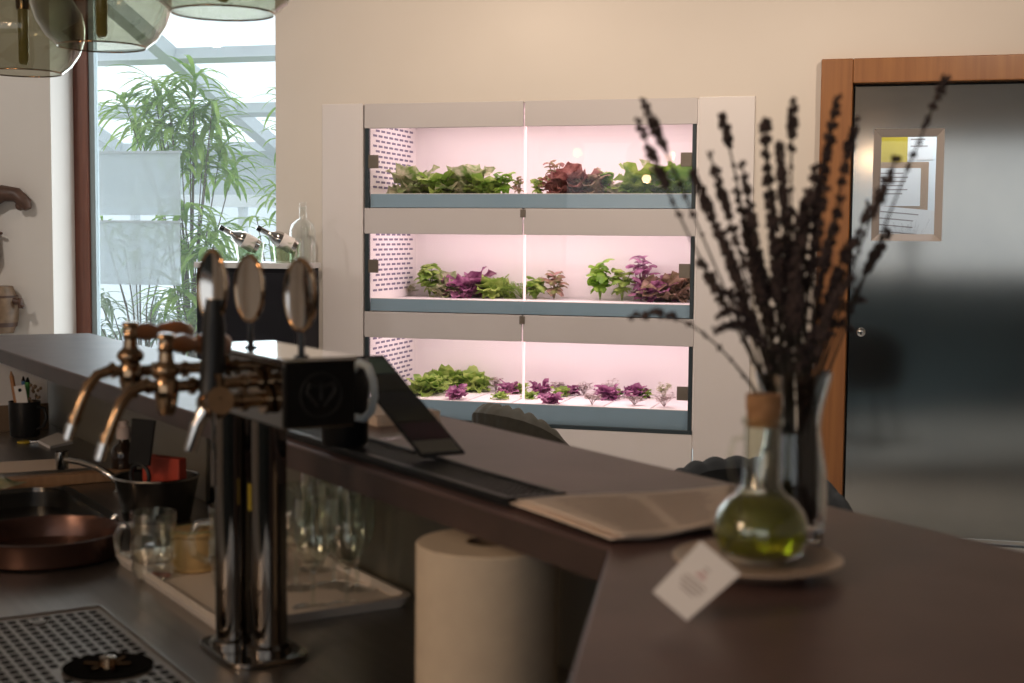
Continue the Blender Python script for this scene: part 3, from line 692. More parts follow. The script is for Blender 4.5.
# beer tower
tw = thing('beer_tower', 'chrome twin-column beer tower with brass taps and three oval medallions', 'beer tower', (0,0,0), TH)
MB().prism(rrect(-1.885,-1.725,.645,.758,.03),.900,.908).build('base_plate', M_dchrome, tw, bev=.002)
for u,v,mm in ((-1.833,.684,0),(-1.779,.714,0)):
    c = MB().lathe([(0,.908),(.031,.908),(.031,.914),(.0245,.918),(.0245,1.232),(0,1.232)],40,M=tr(u,v,0)).build('column', M_dchrome, tw)
    if u > -1.8: MB().box(-.006,.006,-.0262,-.0245,1.10,1.135,M=tr(u,v,0)@rot('Z',-12)).build('sticker', M_yellow, c)
MB().box(-1.865,-1.597,.66,.757,1.231,1.314).build('housing', M_dchrome, tw, bev=.004)
MB().box(-1.867,-1.595,.658,.759,1.314,1.319).build('lid', M_chrome, tw, bev=.0015)
e = MB().box(-1.597,-1.594,.663,.754,1.234,1.313).build('end_plate', M_endpl, tw)
b = MB(); Me = tr(-1.5945,.7085,1.273)@rot('Y',90)
b.tube([(.027*math.cos(2*PI*k/30),.027*math.sin(2*PI*k/30),.001) for k in range(30)],.0015,6,closed=True,M=Me)
for s in (-1,1):
    b.tube([(-.010,s*.004,.001),(-.014,s*.016,.001),(-.004,s*.019,.001),(.014,s*.004,.001)],[.002,.003,.003,.0015],6,M=Me)
b.tube([(-.016,0,.001),(.006,0,.001)],[.001,.0025],6,M=Me)
b.build('emblem', M_emblem, e)
def brass_tap(u, vh, z, wooden=True, top=1.343, sp=None):
    V0 = .54
    s = MB().tube([(u,vh,z+.002),(u,V0+.008,z)],.0075,14)
    for v in (.575,.595,.615,.64): s.tube([(u,v,z),(u,v-.006,z)],.0112,14)
    s.tube([(u,.657,z),(u,.650,z)],.019,18)
    sh = s.build('shank', M_brass, tw)
    bd = MB().lathe([(0,-.034),(.008,-.034),(.012,-.026),(.0145,-.012),(.0150,.006),(.0115,.012),(.0165,.016),(.0175,.020),(.0165,.025),(.0095,.031),(.0085,.042),(.0105,.045),(.0085,.048),(.0085,.057),(.0115,.059),(.010,.064),(0,.066)],20,M=tr(u,V0,z)).build('tap_body', M_brass, tw)
    if wooden:
        zt = z+.052
        h = MB().lathe([(0,-.006),(.007,-.006),(.009,.01),(.0125,.03),(.0095,.045),(.0085,.05),(.011,.056),(.0155,.075),(.0165,.09),(.013,.108),(.007,.116),(0,.117)],18,M=tr(u,V0,zt)@rot('Z',30)@rot('X',-90)@rot('X',-4)).build('wooden_handle', M_handle, bd)
    pts_ = [(u,V0-.008,z),(u,V0-.025,z+.003),(u,.497,z-.003),(u,.484,z-.018),(u,.474,z-.042),(u,.465,z-.066)]
    spt = MB().tube(pts_,[.0078,.0074,.0070,.0070,.0068,.0066],14).tube([(u,.520,z+.003),(u,.514,z+.002)],.0105,14).tube([(u,.487,z-.014),(u,.485,z-.017)],.0084,14).tube([(u,.469,z-.054),(u,.467,z-.059)],.0082,14).build('spout', M_brass, bd)
    MB().tube([(u,.4645,z-.064),(u,.4585,z-.083)],[.0072,.0066],14).build('spout_nozzle', M_chrome, bd)
brass_tap(-1.815,.66,1.290)
brass_tap(-1.67,.66,1.284)
# third tap with the long black grip
u,v0,z = -1.64,.59,1.266
MB().tube([(u,.66,z),(u,v0,z)],.009,14).tube([(u,.657,z),(u,.65,z)],.018,18).tube([(u,.63,z),(u,.622,z)],.013,14).build('shank', M_brass, tw)
bd = MB().tube([(u-.02,v0,z-.004),(u+.02,v0,z+.004)],.017,16).ball((u,v0,z),.021,seg=16,rings=10).tube([(u,v0,z+.015),(u,v0,z+.035)],.011,14).build('tap_body', M_brass, tw)
MB().tube([(u,v0-.01,z-.005),(u,v0-.022,z-.025),(u-.004,v0-.030,z-.058)],[.010,.0085,.0075],12).build('spout', M_chrome, bd)
MB().tube([(u+.012,v0-.006,z-.01),(u+.012,v0-.006,z-.10)],.003,8).build('vent_tube', M_chrome, bd)
MB().tube([(u,v0-.006,z+.006),(u-.006,v0,z+.045),(u-.002,v0,z+.09),(u+.0,v0,z+.125)],[.0135,.0145,.0145,.010],14).build('black_grip', M_rubber, bd)
for (mu,mv,zc,big,par) in ((-1.643,.59,1.405,1,'t'),(-1.774,.688,1.397,1,'h'),(-1.606,.688,1.395,1.02,'h')):
    Mm = tr(mu,mv,zc)@rot('Z',-TH*180/PI-14+(10 if par=='t' else 0))@rot('X',90)
    S_ = Matrix.Diagonal((.026 if par=='t' else .030,.044,1,1))
    S_[0][0] = .019 if par=='t' else .0235
    o = MB().lathe([(0,-.004),(.93,-.004),(1,0),(.93,.004),(.86,.0035),(0,.0030)],40,M=Mm@S_).build('medallion', M_chrome, tw)
    ring = MB().tube([(math.cos(2*PI*k/40)*S_[0][0]*.97,math.sin(2*PI*k/40)*.0427,.0015) for k in range(40)],.0032,8,closed=True,M=Mm).build('medallion_rim', M_brass, o)
    if par == 'h':
        MB().tube([(mu,mv,1.318),(mu,mv,zc-.043)],[.0045,.0038],10).tube([(mu,mv,1.318),(mu,mv,1.322)],.009,12).build('medallion_stem', M_black, tw)

# ------------------------------------------------------------------ items on the bar
mt = thing('bar_mat', 'black studded rubber bar mat lying along the bar edge', 'bar mat', (0,0,1.15), TH)
mu0,mu1,mv0,mv1 = -2.30,-1.405,.862,.945
MB().box(mu0,mu1,mv0,mv1,0,.004).box(mu0,mu1,mv0,mv0+.008,.004,.012).box(mu0,mu1,mv1-.008,mv1,.004,.012).box(mu0,mu0+.008,mv0,mv1,.004,.012).box(mu1-.008,mu1,mv0,mv1,.004,.012).build('rim', M_rubber, mt, bev=.0015)
b = MB()
for i in range(72):
    for j in range(6):
        u = mu0+.016+i*.0122; v = mv0+.014+j*.0108
        b.box(u,u+.0065,v,v+.0060,.004,.0095)
b.build('studs', M_rubber, mt, smooth=False)['kind'] = 'stuff'
mg = thing('coffee_mug', 'dark mug with a bluish white handle behind the tower housing, only the handle showing', 'mug', B(-1.885,.876,1.1625), TH)
Mh = tr(.035,0,.07)
MB().lathe([(0,0),(.030,0),(.034,.006),(.034,.126),(.0315,.126),(.031,.012),(0,.01)],32).build('cup', M_rubber, mg)
MB().tube([(.031,0,.113),(.050,0,.124),(.076,0,.120),(.092,0,.102),(.096,0,.080),(.086,0,.058),(.064,0,.045),(.031,0,.044)],[.006]*8,12).build('handle', M_whitecer, mg)
# slanted dark glossy menu board
ms = thing('menu_board', 'slanted dark glossy menu board propped on the bar behind the studded mat', 'menu board', B(-1.719,.983,1.1638), TH)
ex = Vector((-.004,-.068,0)); eu = Vector((-.272,.007,.116)); en = ex.cross(eu).normalized()
if en.z < 0: en = -en
def slab_(mb, s0, s1, t0, t1, d0, d1, mi=0):
    vs = [tuple(ex*a+eu*b_+en*d) for d in (d0,d1) for a,b_ in ((s0,t0),(s1,t0),(s1,t1),(s0,t1))]
    return mb.add(vs,[(0,3,2,1),(4,5,6,7),(0,1,5,4),(1,2,6,5),(2,3,7,6),(3,0,4,7)],mi)
slab_(MB(),0,1,0,1,-.0015,.0015).build('panel', M_black, ms)
b = MB()
for t0,t1,mi in ((.02,.13,1),(.14,.30,2),(.31,.44,3),(.62,.78,3),(.80,.97,4)): slab_(b,.06,.94,t0,t1,.0015,.0019,mi)
b.build('colour_bands', [M_black,M_panel,M_mag,M_olive,M_teal], ms, smooth=False)  # bands of differing colour laid across the panel
MB().box(-.062,.0,-.036,-.002,.0,.0012).build('clear_foot', M_thinner, ms)
MB().box(-.182,-.178,-.040,-.010,.0,.072).build('prop', M_thinner, ms)
np_ = thing('napkin_stack', 'stack of beige napkins on the bar behind the dark menu panel', 'napkins', B(-2.19,1.10,1.1505), TH)
q_ = MB()
for k in range(4): q_.box(-.075+R.uniform(-.002,.002),.075,-.06+R.uniform(-.002,.002),.06,k*.005,k*.005+.0046)
q_.build('folded_napkins', M_paper, np_, smooth=False)
# papers
def paperstack():
    T = thing('menu_folder', 'open dark menu folder lying on the corner of the bar under cream sheets', 'folder', (0,0,1.1503))
    c = [P(512,505,1.15),P(735,490,1.15),P(728,528,1.15),P(612,544,1.15)]
    MB().prism([(q.x,q.y) for q in c],0,.004).build('cover', M_black, T)
    return c
paperstack()
def psheet(label, c, z, lines=True):
    a = [Vector((*c[k][:2],0)) for k in range(4)]
    T = tag(bpy.data.objects.new('menu_sheet', None), label, 'paper', 'cream menu sheets on the bar'); C.objects.link(T); T.location = (0,0,z)
    def fn(s,t):
        q = a[0].lerp(a[1],s).lerp(a[3].lerp(a[2],s),t)
        return (q.x,q.y,.0018*math.sin(7*s+2*t)+.002+.004*max(0,s-.8)*math.sin(9*t))
    g = MB().grid(18,10,fn).build('page', M_paper, T, fix=False)
    so = g.modifiers.new('solid','SOLIDIFY'); so.thickness = .0008
    b2 = MB()
    for i in range(8):
        t = .14+i*.1
        for s0,s1 in ((.12,.45+.08*R.random()),(.56,.80+.08*R.random())):
            vs = []
            for s in (s0,(s0+s1)/2,s1):
                for dt_ in (0,.022): q = fn(s,t+dt_); vs.append((q[0],q[1],q[2]+.0009))
            b2.add(vs,[(0,1,3,2),(2,3,5,4)])
    b2.build('printed_lines', M_ltext, T, fix=False)
    return T
psheet('lower cream menu sheet sticking out from under the top one', [P(508,503,1.156),P(720,490,1.156),P(722,528,1.156),P(611,541,1.156)], 1.1545)
psheet('top cream menu sheet with faint print on the bar corner', [P(516,501,1.16),P(735,486,1.16),P(732,524,1.16),P(622,539,1.16)], 1.1595)
# plate, oil bottle, tag, vase
pl = P(757,564,1.158)
T = thing('saucer', 'cream stoneware saucer under the olive oil bottle', 'saucer', (pl.x,pl.y,1.15))
MB().lathe([(0,0),(.045,0),(.05,.003),(.074,.011),(.081,.014),(.081,.016),(.074,.0145),(.05,.0075),(0,.006)],48).build('dish', M_plate, T)
ol = P(760,561,1.158)
T = thing('oil_bottle', 'round-bodied glass olive oil bottle with a cork on the saucer', 'bottle', (ol.x,ol.y,1.158), .3)
k = .98
outer = [(0,0),(.026,0),(.033,.003),(.0425,.012),(.0468,.026),(.0460,.038),(.0415,.051),(.0335,.061),(.0235,.068),(.0185,.076),(.0178,.115),(.0178,.134),(.0205,.137),(.0205,.143)]
inner = [(r-.0013,z+(.004 if z<.01 else 0)) for r,z in outer if r>0][::-1]
MB().lathe([(r*k,z*k) for r,z in outer]+[(r*k,z*k) for r,z in inner]+[(0,.004*k)],48).build('glass_body', M_bottle, T)
oil = [(0,.0045),(.0300,.0074),(.0405,.0128),(.0450,.0262),(.0442,.0378),(.0398,.0503),(.0318,.0600),(.0222,.0668),(0,.0669)]
MB().lathe([(r*k,z*k) for r,z in oil],40).build('olive_oil', M_oil, T)
MB().lathe([(0,.131),(.0150,.131),(.0156,.143),(.0168,.150),(.0168,.162),(0,.163)],24).build('cork', M_cork, T)
MB().tube([(-.0185,-.002,.120),(-.028,-.003,.119),(-.032,-.004,.103),(-.030,-.003,.086),(-.022,-.002,.074)],.003,10).build('handle', M_bottle, T)
tg = thing('paper_tag', 'white card tag with small print leaning against the saucer by the oil bottle', 'tag', (0,0,0))
z0 = 1.151
low = P(687,621,z0); d_tag = (np.array(low)-EYE)
def onplane(x,y,n,p0):
    d = ray(x,y); s = np.dot(n, np.array(p0)-EYE)/np.dot(n,d); return Vector(EYE+d*s)
vn = Vector((-.15,-1,.55)).normalized()
cs = [onplane(x,y,np.array(vn),low) for x,y in ((687,621),(741,574),(701,541),(653,592))]
def tagpt(s,t): return cs[0].lerp(cs[1],s).lerp(cs[3].lerp(cs[2],s),t)
b = MB(); vs = [tuple(q+vn*.0006) for q in cs]+[tuple(q-vn*.0006) for q in cs]
b.add(vs,[(0,1,2,3),(7,6,5,4),(0,4,5,1),(1,5,6,2),(2,6,7,3),(3,7,4,0)]).build('card', M_paperw, tg, smooth=False)
b = MB()
def bar_(s0,s1,t0,t1,mi): b.add([tuple(tagpt(s,t)+vn*.0009) for s,t in ((s0,t0),(s1,t0),(s1,t1),(s0,t1))],[(0,1,2,3)],mi)
for s_,t0,t1,mi in ((.60,.38,.62,1),(.50,.22,.74,0),(.44,.20,.78,0),(.38,.22,.74,0),(.32,.3,.66,0),(.74,.44,.56,0),(.66,.42,.58,1)): bar_(s_-.011,s_+.011,t0,t1,mi)
b.build('print', [M_ink,M_pinkink], tg, smooth=False, fix=False)
top = cs[1].lerp(cs[2],.5)
MB().tube([tuple(top-vn*.002),tuple((top+Vector((ol.x,ol.y,1.21)))/2+Vector((0,-.012,.012))),(ol.x-.02,ol.y-.012,1.235)],.0007,6).build('string', M_lavst, tg)
va = P(790,541,1.15)
VX,VY = va.x,va.y
vase = thing('glass_vase', 'clear waisted glass vase full of dried lavender behind the oil bottle', 'vase', (VX,VY,1.15))
vo = [(r,z*.9) for r,z in [(0,0),(.030,0),(.0335,.003),(.036,.02),(.0375,.05),(.036,.085),(.031,.115),(.0285,.135),(.0305,.155),(.036,.180),(.0405,.200)]]
vi = [(r-.0022, z) for r,z in vo if z>.01][::-1]
MB().lathe(vo+vi+[(0,.012)],40).build('glass_body', M_clear, vase)
# lavender
LAV = [  # tip px, bulge px (dx at mid), spike px length, label
 ((643,101),-26,48,'lavender stem with the topmost of the two long spikes at far left'),
 ((638,121),-40,62,'far-left lavender stem curving outwards, its spike just below the topmost left one'),
 ((722,114),-14,34,'lavender stem with a single bud head standing clear left of the bunch'),
 ((765,124),-6,14,'lavender stem ending in one round dark head above the bunch'),
 ((793,101),0,46,'straight upright lavender stem with a long spike above the middle of the bunch'),
 ((838,97),6,80,'lavender stem with a very long spike in front of the wooden door frame'),
 ((857,118),10,60,'lavender stem just right of the door frame, before the steel door edge'),
 ((946,77),36,48,'longest lavender stem leaning far right, tip above the door window'),
 ((896,160),18,60,'lavender stem leaning right across the lower left of the door window'),
 ((888,231),22,45,'low lavender stem leaning right below the door window'),
 ((864,300),22,30,'short lavender stem low on the right side of the bunch'),
 ((631,317),-30,44,'drooping lavender stem low at the far left, before the cabinet'),
 ((710,155),-14,90,'lavender stem before the right cabinet panel with a thick long spike'),
 ((764,139),-4,80,'lavender stem under the round head, thick spike in mid bunch'),
 ((779,145),-2,70,'lavender stem just left of the straight upright one'),
 ((815,168),4,60,'lavender stem right of the straight upright one, slightly lower'),
 ((693,172),-20,60,'lavender stem at the left before the cabinet door profile'),
 ((700,262),-24,50,'lavender stem low on the left side of the bunch'),
 ((705,200),-16,70,None),((735,190),-10,80,None),((748,210),-8,80,None),((785,190),-2,80,None),((826,190),4,90,None),
 ((842,200),8,80,None),((870,205),16,70,None),((800,215),2,70,None),((722,235),-14,60,None),((770,225),-4,70,None),
 ((850,240),12,60,None),((815,240),4,60,None),((758,255),-8,60,None),((838,270),12,50,None),((715,290),-18,40,None),((790,265),0,60,None),((826,150),4,80,None),
 ((742,165),-10,70,None),((808,200),2,80,None),((833,225),8,70,None),((730,265),-12,60,None),((780,240),-2,60,None),
]
for _ in range(20):
    LAV.append(((R.uniform(715,858),R.uniform(175,335)),R.uniform(-10,10),R.uniform(45,80),None))
for i,((tx,ty),bul,spl,lab) in enumerate(LAV):
    off = R.uniform(-.05,.05) if lab else R.uniform(-.07,.07)
    fwd = Vector((-.28,.96,0))
    nrm = np.array([-.28,.96,0]); base_pt = np.array([VX,VY,1.33]) + nrm*off
    tipw = onplane(tx,ty,nrm,base_pt)
    a_ = R.uniform(0,2*PI); rr = .021*R.random()**.5
    root = Vector((VX+rr*math.cos(a_)*1.2, VY+rr*math.sin(a_)*1.2, 1.168+.01*R.random()))
    xm = np.clip((tx-790)/1000,-.013,.013)
    neck = Vector((VX+xm*.96+rr*.5*math.cos(a_), VY+rr*.5*math.sin(a_)+xm*.28, 1.275))
    midp = onplane((tx+790)/2+bul*.35,(ty+395)/2+ (0 if ty<290 else -25),nrm,base_pt-nrm*off*.5)
    pts_ = []
    for k in range(15):                       # smooth curve through root, neck, mid, tip
        t = k/14
        if t < .3: q = root.lerp(neck, t/.3)
        else:
            s = (t-.3)/.7; q = neck*(2*(s-.5)*(s-1)) + midp*(4*s*(1-s)) + tipw*(2*s*(s-.5))
        pts_.append(q)
    o = root
    T = thing('lavender_stem', lab or 'dried dark lavender stem in the crowded middle of the bunch', 'dried flower', root, 0, 'dried lavender in the vase')
    loc_ = [q-root for q in pts_]
    MB().tube(loc_, [.0034]*4+[.0018]*3+[.0012]*8, 5).build('stem', M_lavst, T)
    # spike: whorls along the last stretch
    L = spl*1.64/1422; b = MB(); acc = 0; k = 14; dist = [0]
    seg = [(loc_[j]-loc_[j-1]).length for j in range(1,15)]
    s = 0; ws = []
    while s < L*1.0:
        ws.append((s, 1.0)); s += R.choice((.0048,.0058,.0066,.0085,.0125))
    if spl > 20:
        s += .012
        for _ in range(R.randint(2,5)): ws.append((s, .75)); s += R.uniform(.010,.024)
    for w_,(s,kk) in enumerate(ws):
        a2 = 0; pos = loc_[14]
        for j in range(13,-1,-1):
            if a2+seg[j] >= s: pos = loc_[j+1].lerp(loc_[j], (s-a2)/seg[j]); break
            a2 += seg[j]
        rad = kk*(.0056 if spl < 20 else .0035+.0013*math.sin(PI*min(1,s/L)))*R.uniform(.75,1.2)
        for c_ in range(4):
            aa = c_*PI/2+w_*.9+R.uniform(-.4,.4)
            b.ball((pos.x+math.cos(aa)*rad*.8, pos.y+math.sin(aa)*rad*.8, pos.z+R.uniform(-.0025,.0025)), rad*.62, rad*.62, rad*R.uniform(.7,1.1), seg=5, rings=3)
    b.build('flower_spike', M_lav, T, ang=180)

# ------------------------------------------------------------------ items on the worktop
rl = thing('paper_towel_roll', 'big cream paper towel roll standing under the bar edge', 'paper roll', B(-1.452,.862,.9))
b = MB().lathe([(.026,0),(.084,0),(.086,.002),(.086,.200),(.084,.202),(.026,.202)],64,close=True); b.build('paper', M_roll, rl)
MB().lathe([(.0235,0),(.026,0),(.026,.2025),(.0235,.2025)],40,close=True).build('core', M_card, rl)
wtay = thing('serving_tray', 'cream rectangular tray holding mugs and stem glasses on the worktop', 'tray', (0,0,.9005), TH)
tu0,tu1,tv0,tv1 = -2.425,-1.90,.684,1.005
b = MB().prism(rrect(tu0+.01,tu1-.01,tv0+.01,tv1-.01,.02),0,.004)
o_, i_ = rrect(tu0,tu1,tv0,tv1,.03), rrect(tu0+.012,tu1-.012,tv0+.012,tv1-.012,.022); n = len(o_)
lo = rrect(tu0+.008,tu1-.008,tv0+.008,tv1-.008,.024)
vs = [(x,y,0) for x,y in lo]+[(x,y,.016) for x,y in o_]+[(x,y,.018) for x,y in i_]+[(x,y,.004) for x,y in i_]
b.add(vs,[(k*n+i,k*n+(i+1)%n,(k+1)*n+(i+1)%n,(k+1)*n+i) for k in range(3) for i in range(n)])
b.build('tray_body', M_traywhite, wtay)
def beermug(label, px, py, rz, s=1.0, first=None):
    q = P(px,py,.905)
    if first: return copy_thing(first, label, q, rz, 'glass mugs on the tray')
    T = thing('glass_mug', label, 'glass mug', q, rz, 'glass mugs on the tray')
    o = [(0,0),(.030,0),(.034,.004),(.036,.015),(.034,.026),(.038,.035),(.0385,.06),(.035,.072),(.0365,.085),(.037,.108)]
    i = [(r-.004,z) for r,z in o if z>.02][::-1]
    MB().lathe(o+i+[(0,.018)],36).build('glass_body', M_thinclear, T)
    MB().tube([(.033,0,.085),(.052,0,.083),(.061,0,.065),(.058,0,.042),(.036,0,.032)],.0055,10).build('handle', M_thinclear, T)
    return T
m1 = beermug('dimpled glass mug at the left end of the tray before the jar', 154,576,math.radians(200))
beermug('glass mug half hidden behind the left column of the beer tower', 236,584,math.radians(205),1,m1).scale = (1.15,1.15,1.2)
j = P(195,569,.905)
T = thing('ceramic_jar', 'yellow ceramic jar with a green rimmed lid between the glass mugs', 'jar', j)
MB().lathe([(0,0),(.036,0),(.039,.004),(.036,.008),(.040,.02),(.041,.045),(.038,.058),(0,.058)],32).build('jar_body', M_cer, T)
MB().lathe([(0,.0585),(.040,.0585),(.042,.062),(.040,.066),(.034,.069),(0,.069)],32).build('lid', M_cer, T)
MB().tube([(.036*math.cos(2*PI*k/32),.036*math.sin(2*PI*k/32),.0675) for k in range(32)],.0022,6,closed=True).build('green_band', M_green, T)
# stem glasses
sg = None
for px,py,lab in ((347,606,'stem glass at the right end of the tray, nearest the paper roll'),(313,608,'stem glass second from the front right, on the near edge of the tray'),
                  (296,588,'stem glass right beside the tower column'),(334,585,'stem glass in the middle of the group behind the near ones'),
                  (317,569,'stem glass at the back of the group on the tray'),(357,589,'stem glass against the back panel, farthest right in the group')):
    q = P(px,py,.9055)
    if sg: copy_thing(sg, lab, q, R.random()*6, 'stem glasses on the tray')
    else:
        sg = thing('stem_glass', lab, 'stem glass', q, 0, 'stem glasses on the tray')
        MB().lathe([(0,.058),(.006,.058),(.018,.068),(.027,.085),(.0305,.11),(.0295,.14),(.027,.168),(.0255,.168),(.028,.14),(.029,.11),(.0255,.087),(.016,.071),(0,.066)],32).build('bowl', M_thinclear, sg)
        MB().lathe([(0,.006),(.005,.006),(.0035,.02),(.0035,.045),(.0058,.0578),(0,.0578)],16).build('stem', M_thinclear, sg)
        MB().lathe([(0,0),(.030,0),(.031,.0015),(.012,.004),(.005,.0058),(0,.0058)],32).build('foot', M_thinner, sg)
# copper tray, bucket etc.
q = P(46,556,.9)
T = thing('round_tray', 'round copper brown serving tray with a raised rim by the sink', 'tray', q)
MB().lathe([(0,0),(.120,0),(.128,.006),(.133,.040),(.136,.046),(.131,.047),(.128,.040),(.122,.010),(0,.008)],64).build('tray_body', M_copper, T)
q = P(157,519,.9)
T = thing('metal_bucket', 'small dark steel bucket holding a red packet', 'bucket', q)
MB().lathe([(0,0),(.062,0),(.066,.004),(.083,.086),(.0815,.086),(.064,.006),(0,.006)],40).build('bucket_body', M_bucket, T)
MB().tube([((.0822)*math.cos(2*PI*k/40),.0822*math.sin(2*PI*k/40),.087) for k in range(40)],.0026,8,closed=True).build('bucket_rim', M_chrome, T)
T = thing('red_packet', 'red packet standing upright in the steel bucket', 'packet', q+Vector((.012,.0,.008)), math.radians(-14))
MB().box(-.048,.050,-.006,.018,.002,.118).build('packet', M_red, T, bev=.003)
T = thing('bar_paddle', 'flat dark paddle with a ring end leaning on the red packet', 'bar tool', q+Vector((.010,-.062,.010)), math.radians(-14))
b = MB().tube([(.024*math.cos(2*PI*k/30)-.012,0,.085+.024*math.sin(2*PI*k/30)) for k in range(30)],.0042,8,closed=True); b.build('ring', M_rubber, T)
MB().prism([(-.040,.108),(.014,.108),(.030,.198),(-.030,.198)],-.003,.003,M=rot('X',90)).build('blade', M_rubber, T, bev=.001)
MB().tube([(-.012,0,.061),(-.010,.012,.0)],.0035,8).build('shaft', M_rubber, T)
q = P(124,478,.9); 
T = thing('amber_bottle', 'small dark bottle with a pale cap beside the red packet', 'bottle', q)
MB().lathe([(0,0),(.027,0),(.029,.003),(.029,.058),(.025,.072),(.013,.084),(.012,.092),(0,.092)],28).build('bottle_body', M_amber, T)
MB().lathe([(0,.0925),(.0165,.0925),(.0165,.118),(.012,.121),(.012,.134),(0,.135)],24).build('cap', M_cap, T)
T = thing('wooden_strip', 'long narrow pale wooden strip on the worktop behind the sink', 'wooden strip', B(-3.235,.76,.9005), TH)
MB().box(-.022,.020,-.26,.20,0,.024).build('plank', M_board, T, bev=.003)
T = tag(MB().prism([tuple(P(*c,.9)[:2]) for c in ((-20,475),(88,468),(62,459),(-20,464))],.901,.9018).build('paper_sheet', M_paper, smooth=False), 'cream sheet of paper lying behind the narrow wooden strip', 'paper')
T = thing('pen_mug', 'black mug full of pens at the far left under the bar', 'mug', P(25,436,.9), 0)
MB().lathe([(0,0),(.036,0),(.040,.005),(.043,.098),(.040,.098),(.036,.008),(0,.008)],32).build('mug_body', M_rubber, T)
MB().tube([(.041,0,.085),(.064,0,.08),(.07,0,.055),(.06,0,.03),(.040,0,.022)],.005,10).build('handle', M_rubber, T)
pq = P(25,436,.9)
for nm,lab,m,dx,dy,tx,ty,h,r_ in (('pencil','orange-brown pencil leaning left in the black pen mug',M_pencil,-.012,0,-.035,.01,.17,.006),
      ('blue_pen','blue pen in the black pen mug, next to the pencil',M_blue,-.006,.012,-.015,.015,.155,.006),
      ('green_pen','green marker in the middle of the black pen mug',M_grn,.0,.0,.004,.01,.155,.007)):
    T = thing(nm, lab, 'pen', pq+Vector((dx,dy,.009)))
    MB().tube([(0,0,0),(tx,ty,h-.014)],r_,10).build('barrel', m, T)
    MB().tube([(tx,ty,h-.014),(tx*1.08,ty*1.08,h)],[r_,.0015],10).build('tip', M_black if nm!='pencil' else M_board, T)
T = thing('key_card', 'white card with a hole standing in the black pen mug', 'card', pq+Vector((.017,-.012,.02)), .2)
MB().box(-.016,.016,-.001,.001,.03,.125,M=rot('Y',-10)).lathe([(0,0),(.005,0),(.005,.001),(0,.001)],14,1,M=rot('Y',-10)@tr(0,-.001,.112)@rot('X',90)).build('card', [M_paperw,M_black], T, smooth=False)
T = thing('dried_sprig', 'small brown dried sprig at the right of the pen mug', 'sprig', pq+Vector((.022,.008,.01)))
MB().tube([(0,0,0),(.01,0,.11)],.0015,5).build('stem', M_lavst, T)
b = MB()
for k in range(14): b.ball((.010+R.uniform(-.014,.014),R.uniform(-.012,.012),.105+R.uniform(-.018,.03)),.005,seg=6,rings=4)
b.build('flower_head', M_card, T)
T = tag(MB().prism([tuple(P(*c,.9)[:2]) for c in ((38,443),(50,449),(73,444),(58,435))],.9005,.908).build('note_pad', M_paperw, smooth=False), 'small white note pad right of the black pen mug', 'note pad')
T = thing('yellow_key_tag', 'yellow key tag lying in front of the black pen mug', 'key', P(24,443,.9))
MB().lathe([(0,.0005),(.018,.0005),(.018,.005),(0,.005)],20).build('tag', M_yellow, T, bev=.001)
MB().tube([(.015,.004,.004),(.05,.02,.004)],.003,6).build('key', M_chrome, T)
T = thing('white_carton', 'white carton at the far left edge beside the pen mug', 'carton', B(-4.235,.93,.9005), TH)
MB().box(-.06,.06,-.07,.07,0,.20).build('carton', M_paperw, T, bev=.002)
MB().box(-.062,.062,-.072,.072,.0,.075).build('brown_band', M_card, T)
T = thing('green_cloth', 'dark green crumpled cloth at the left edge on the wooden strip', 'cloth', P(-2,486,.9235))
MB().grid(10,10,lambda s,t:((s-.5)*.09,(t-.5)*.08,.004+.012*math.sin(s*PI)*math.sin(t*PI)*(1+.4*math.sin(9*s+4*t)))).build('fabric', M_green, T, fix=False)
T = thing('upright_panel', 'dark grey upright panel standing behind the beer taps', 'panel', B(-3.02,1.015,.9005), TH)
MB().box(-.17,.15,-.004,.006,0,.17).build('board', M_panel, T, bev=.002)

# ------------------------------------------------------------------ chairs beyond the bar
def chair(label, loc, rz, m, w=.5, ribs=13, hb=.88, am=.03):
    T = thing('lounge_chair', label, 'chair', loc, rz, 'upholstered chairs beyond the bar')
    def fn(s,t):
        a = math.radians(200)*(s-.5); r_ = w/2*(1+am*abs(math.sin(ribs*PI*s))) 
        zt = hb - .16*(abs(s-.5)*2)**2.4
        return (r_*math.sin(a), r_*math.cos(a), .42+(zt-.42)*t)
    def fi(s,t):
        a = math.radians(200)*(s-.5); r_ = w/2-.055-am*abs(math.sin(ribs*PI*s))
        zt = hb - .16*(abs(s-.5)*2)**2.4
        return (r_*math.sin(a), r_*math.cos(a), .42+(zt-.42)*t)
    b = MB(); ns = ribs*6
    def rim(s,t):
        A = Vector(fn(s,1)); Bq = Vector(fi(s,1)); q = A.lerp(Bq,t); q.z += .022*math.sin(PI*t)*(1+.5*abs(math.sin(ribs*PI*s))); return tuple(q)
    b.grid(ns,6,fn).grid(ns,6,fi).grid(ns,5,rim)
    for e_ in (0,1): b.grid(6,3,lambda t,k,e_=e_: tuple(Vector(fn(e_,t)).lerp(Vector(fi(e_,t)),k)))
    b.build('backrest', m, T, ang=60)
    MB().lathe([(0,.40),(w*.40,.40),(w*.42,.42),(w*.42,.47),(w*.38,.49),(0,.49)],32).build('seat', m, T)
    for sx in (-1,1):
        for sy in (-1,1):
            MB().tube([(sx*.14,sy*.14,.40),(sx*.2,sy*.2,0)],[.016,.010],10).build('leg', M_black, T)
    return T
chair('ribbed dark green-grey chair behind the bar, in front of the lit cabinet', (-1.31,4.75,0), math.radians(150), M_chair, .40, 13, .865)
chair('black upholstered chair behind the glass vase, beyond the bar', (-.41,3.75,0), math.radians(20), M_chair2, .56, 13, .825, .003)

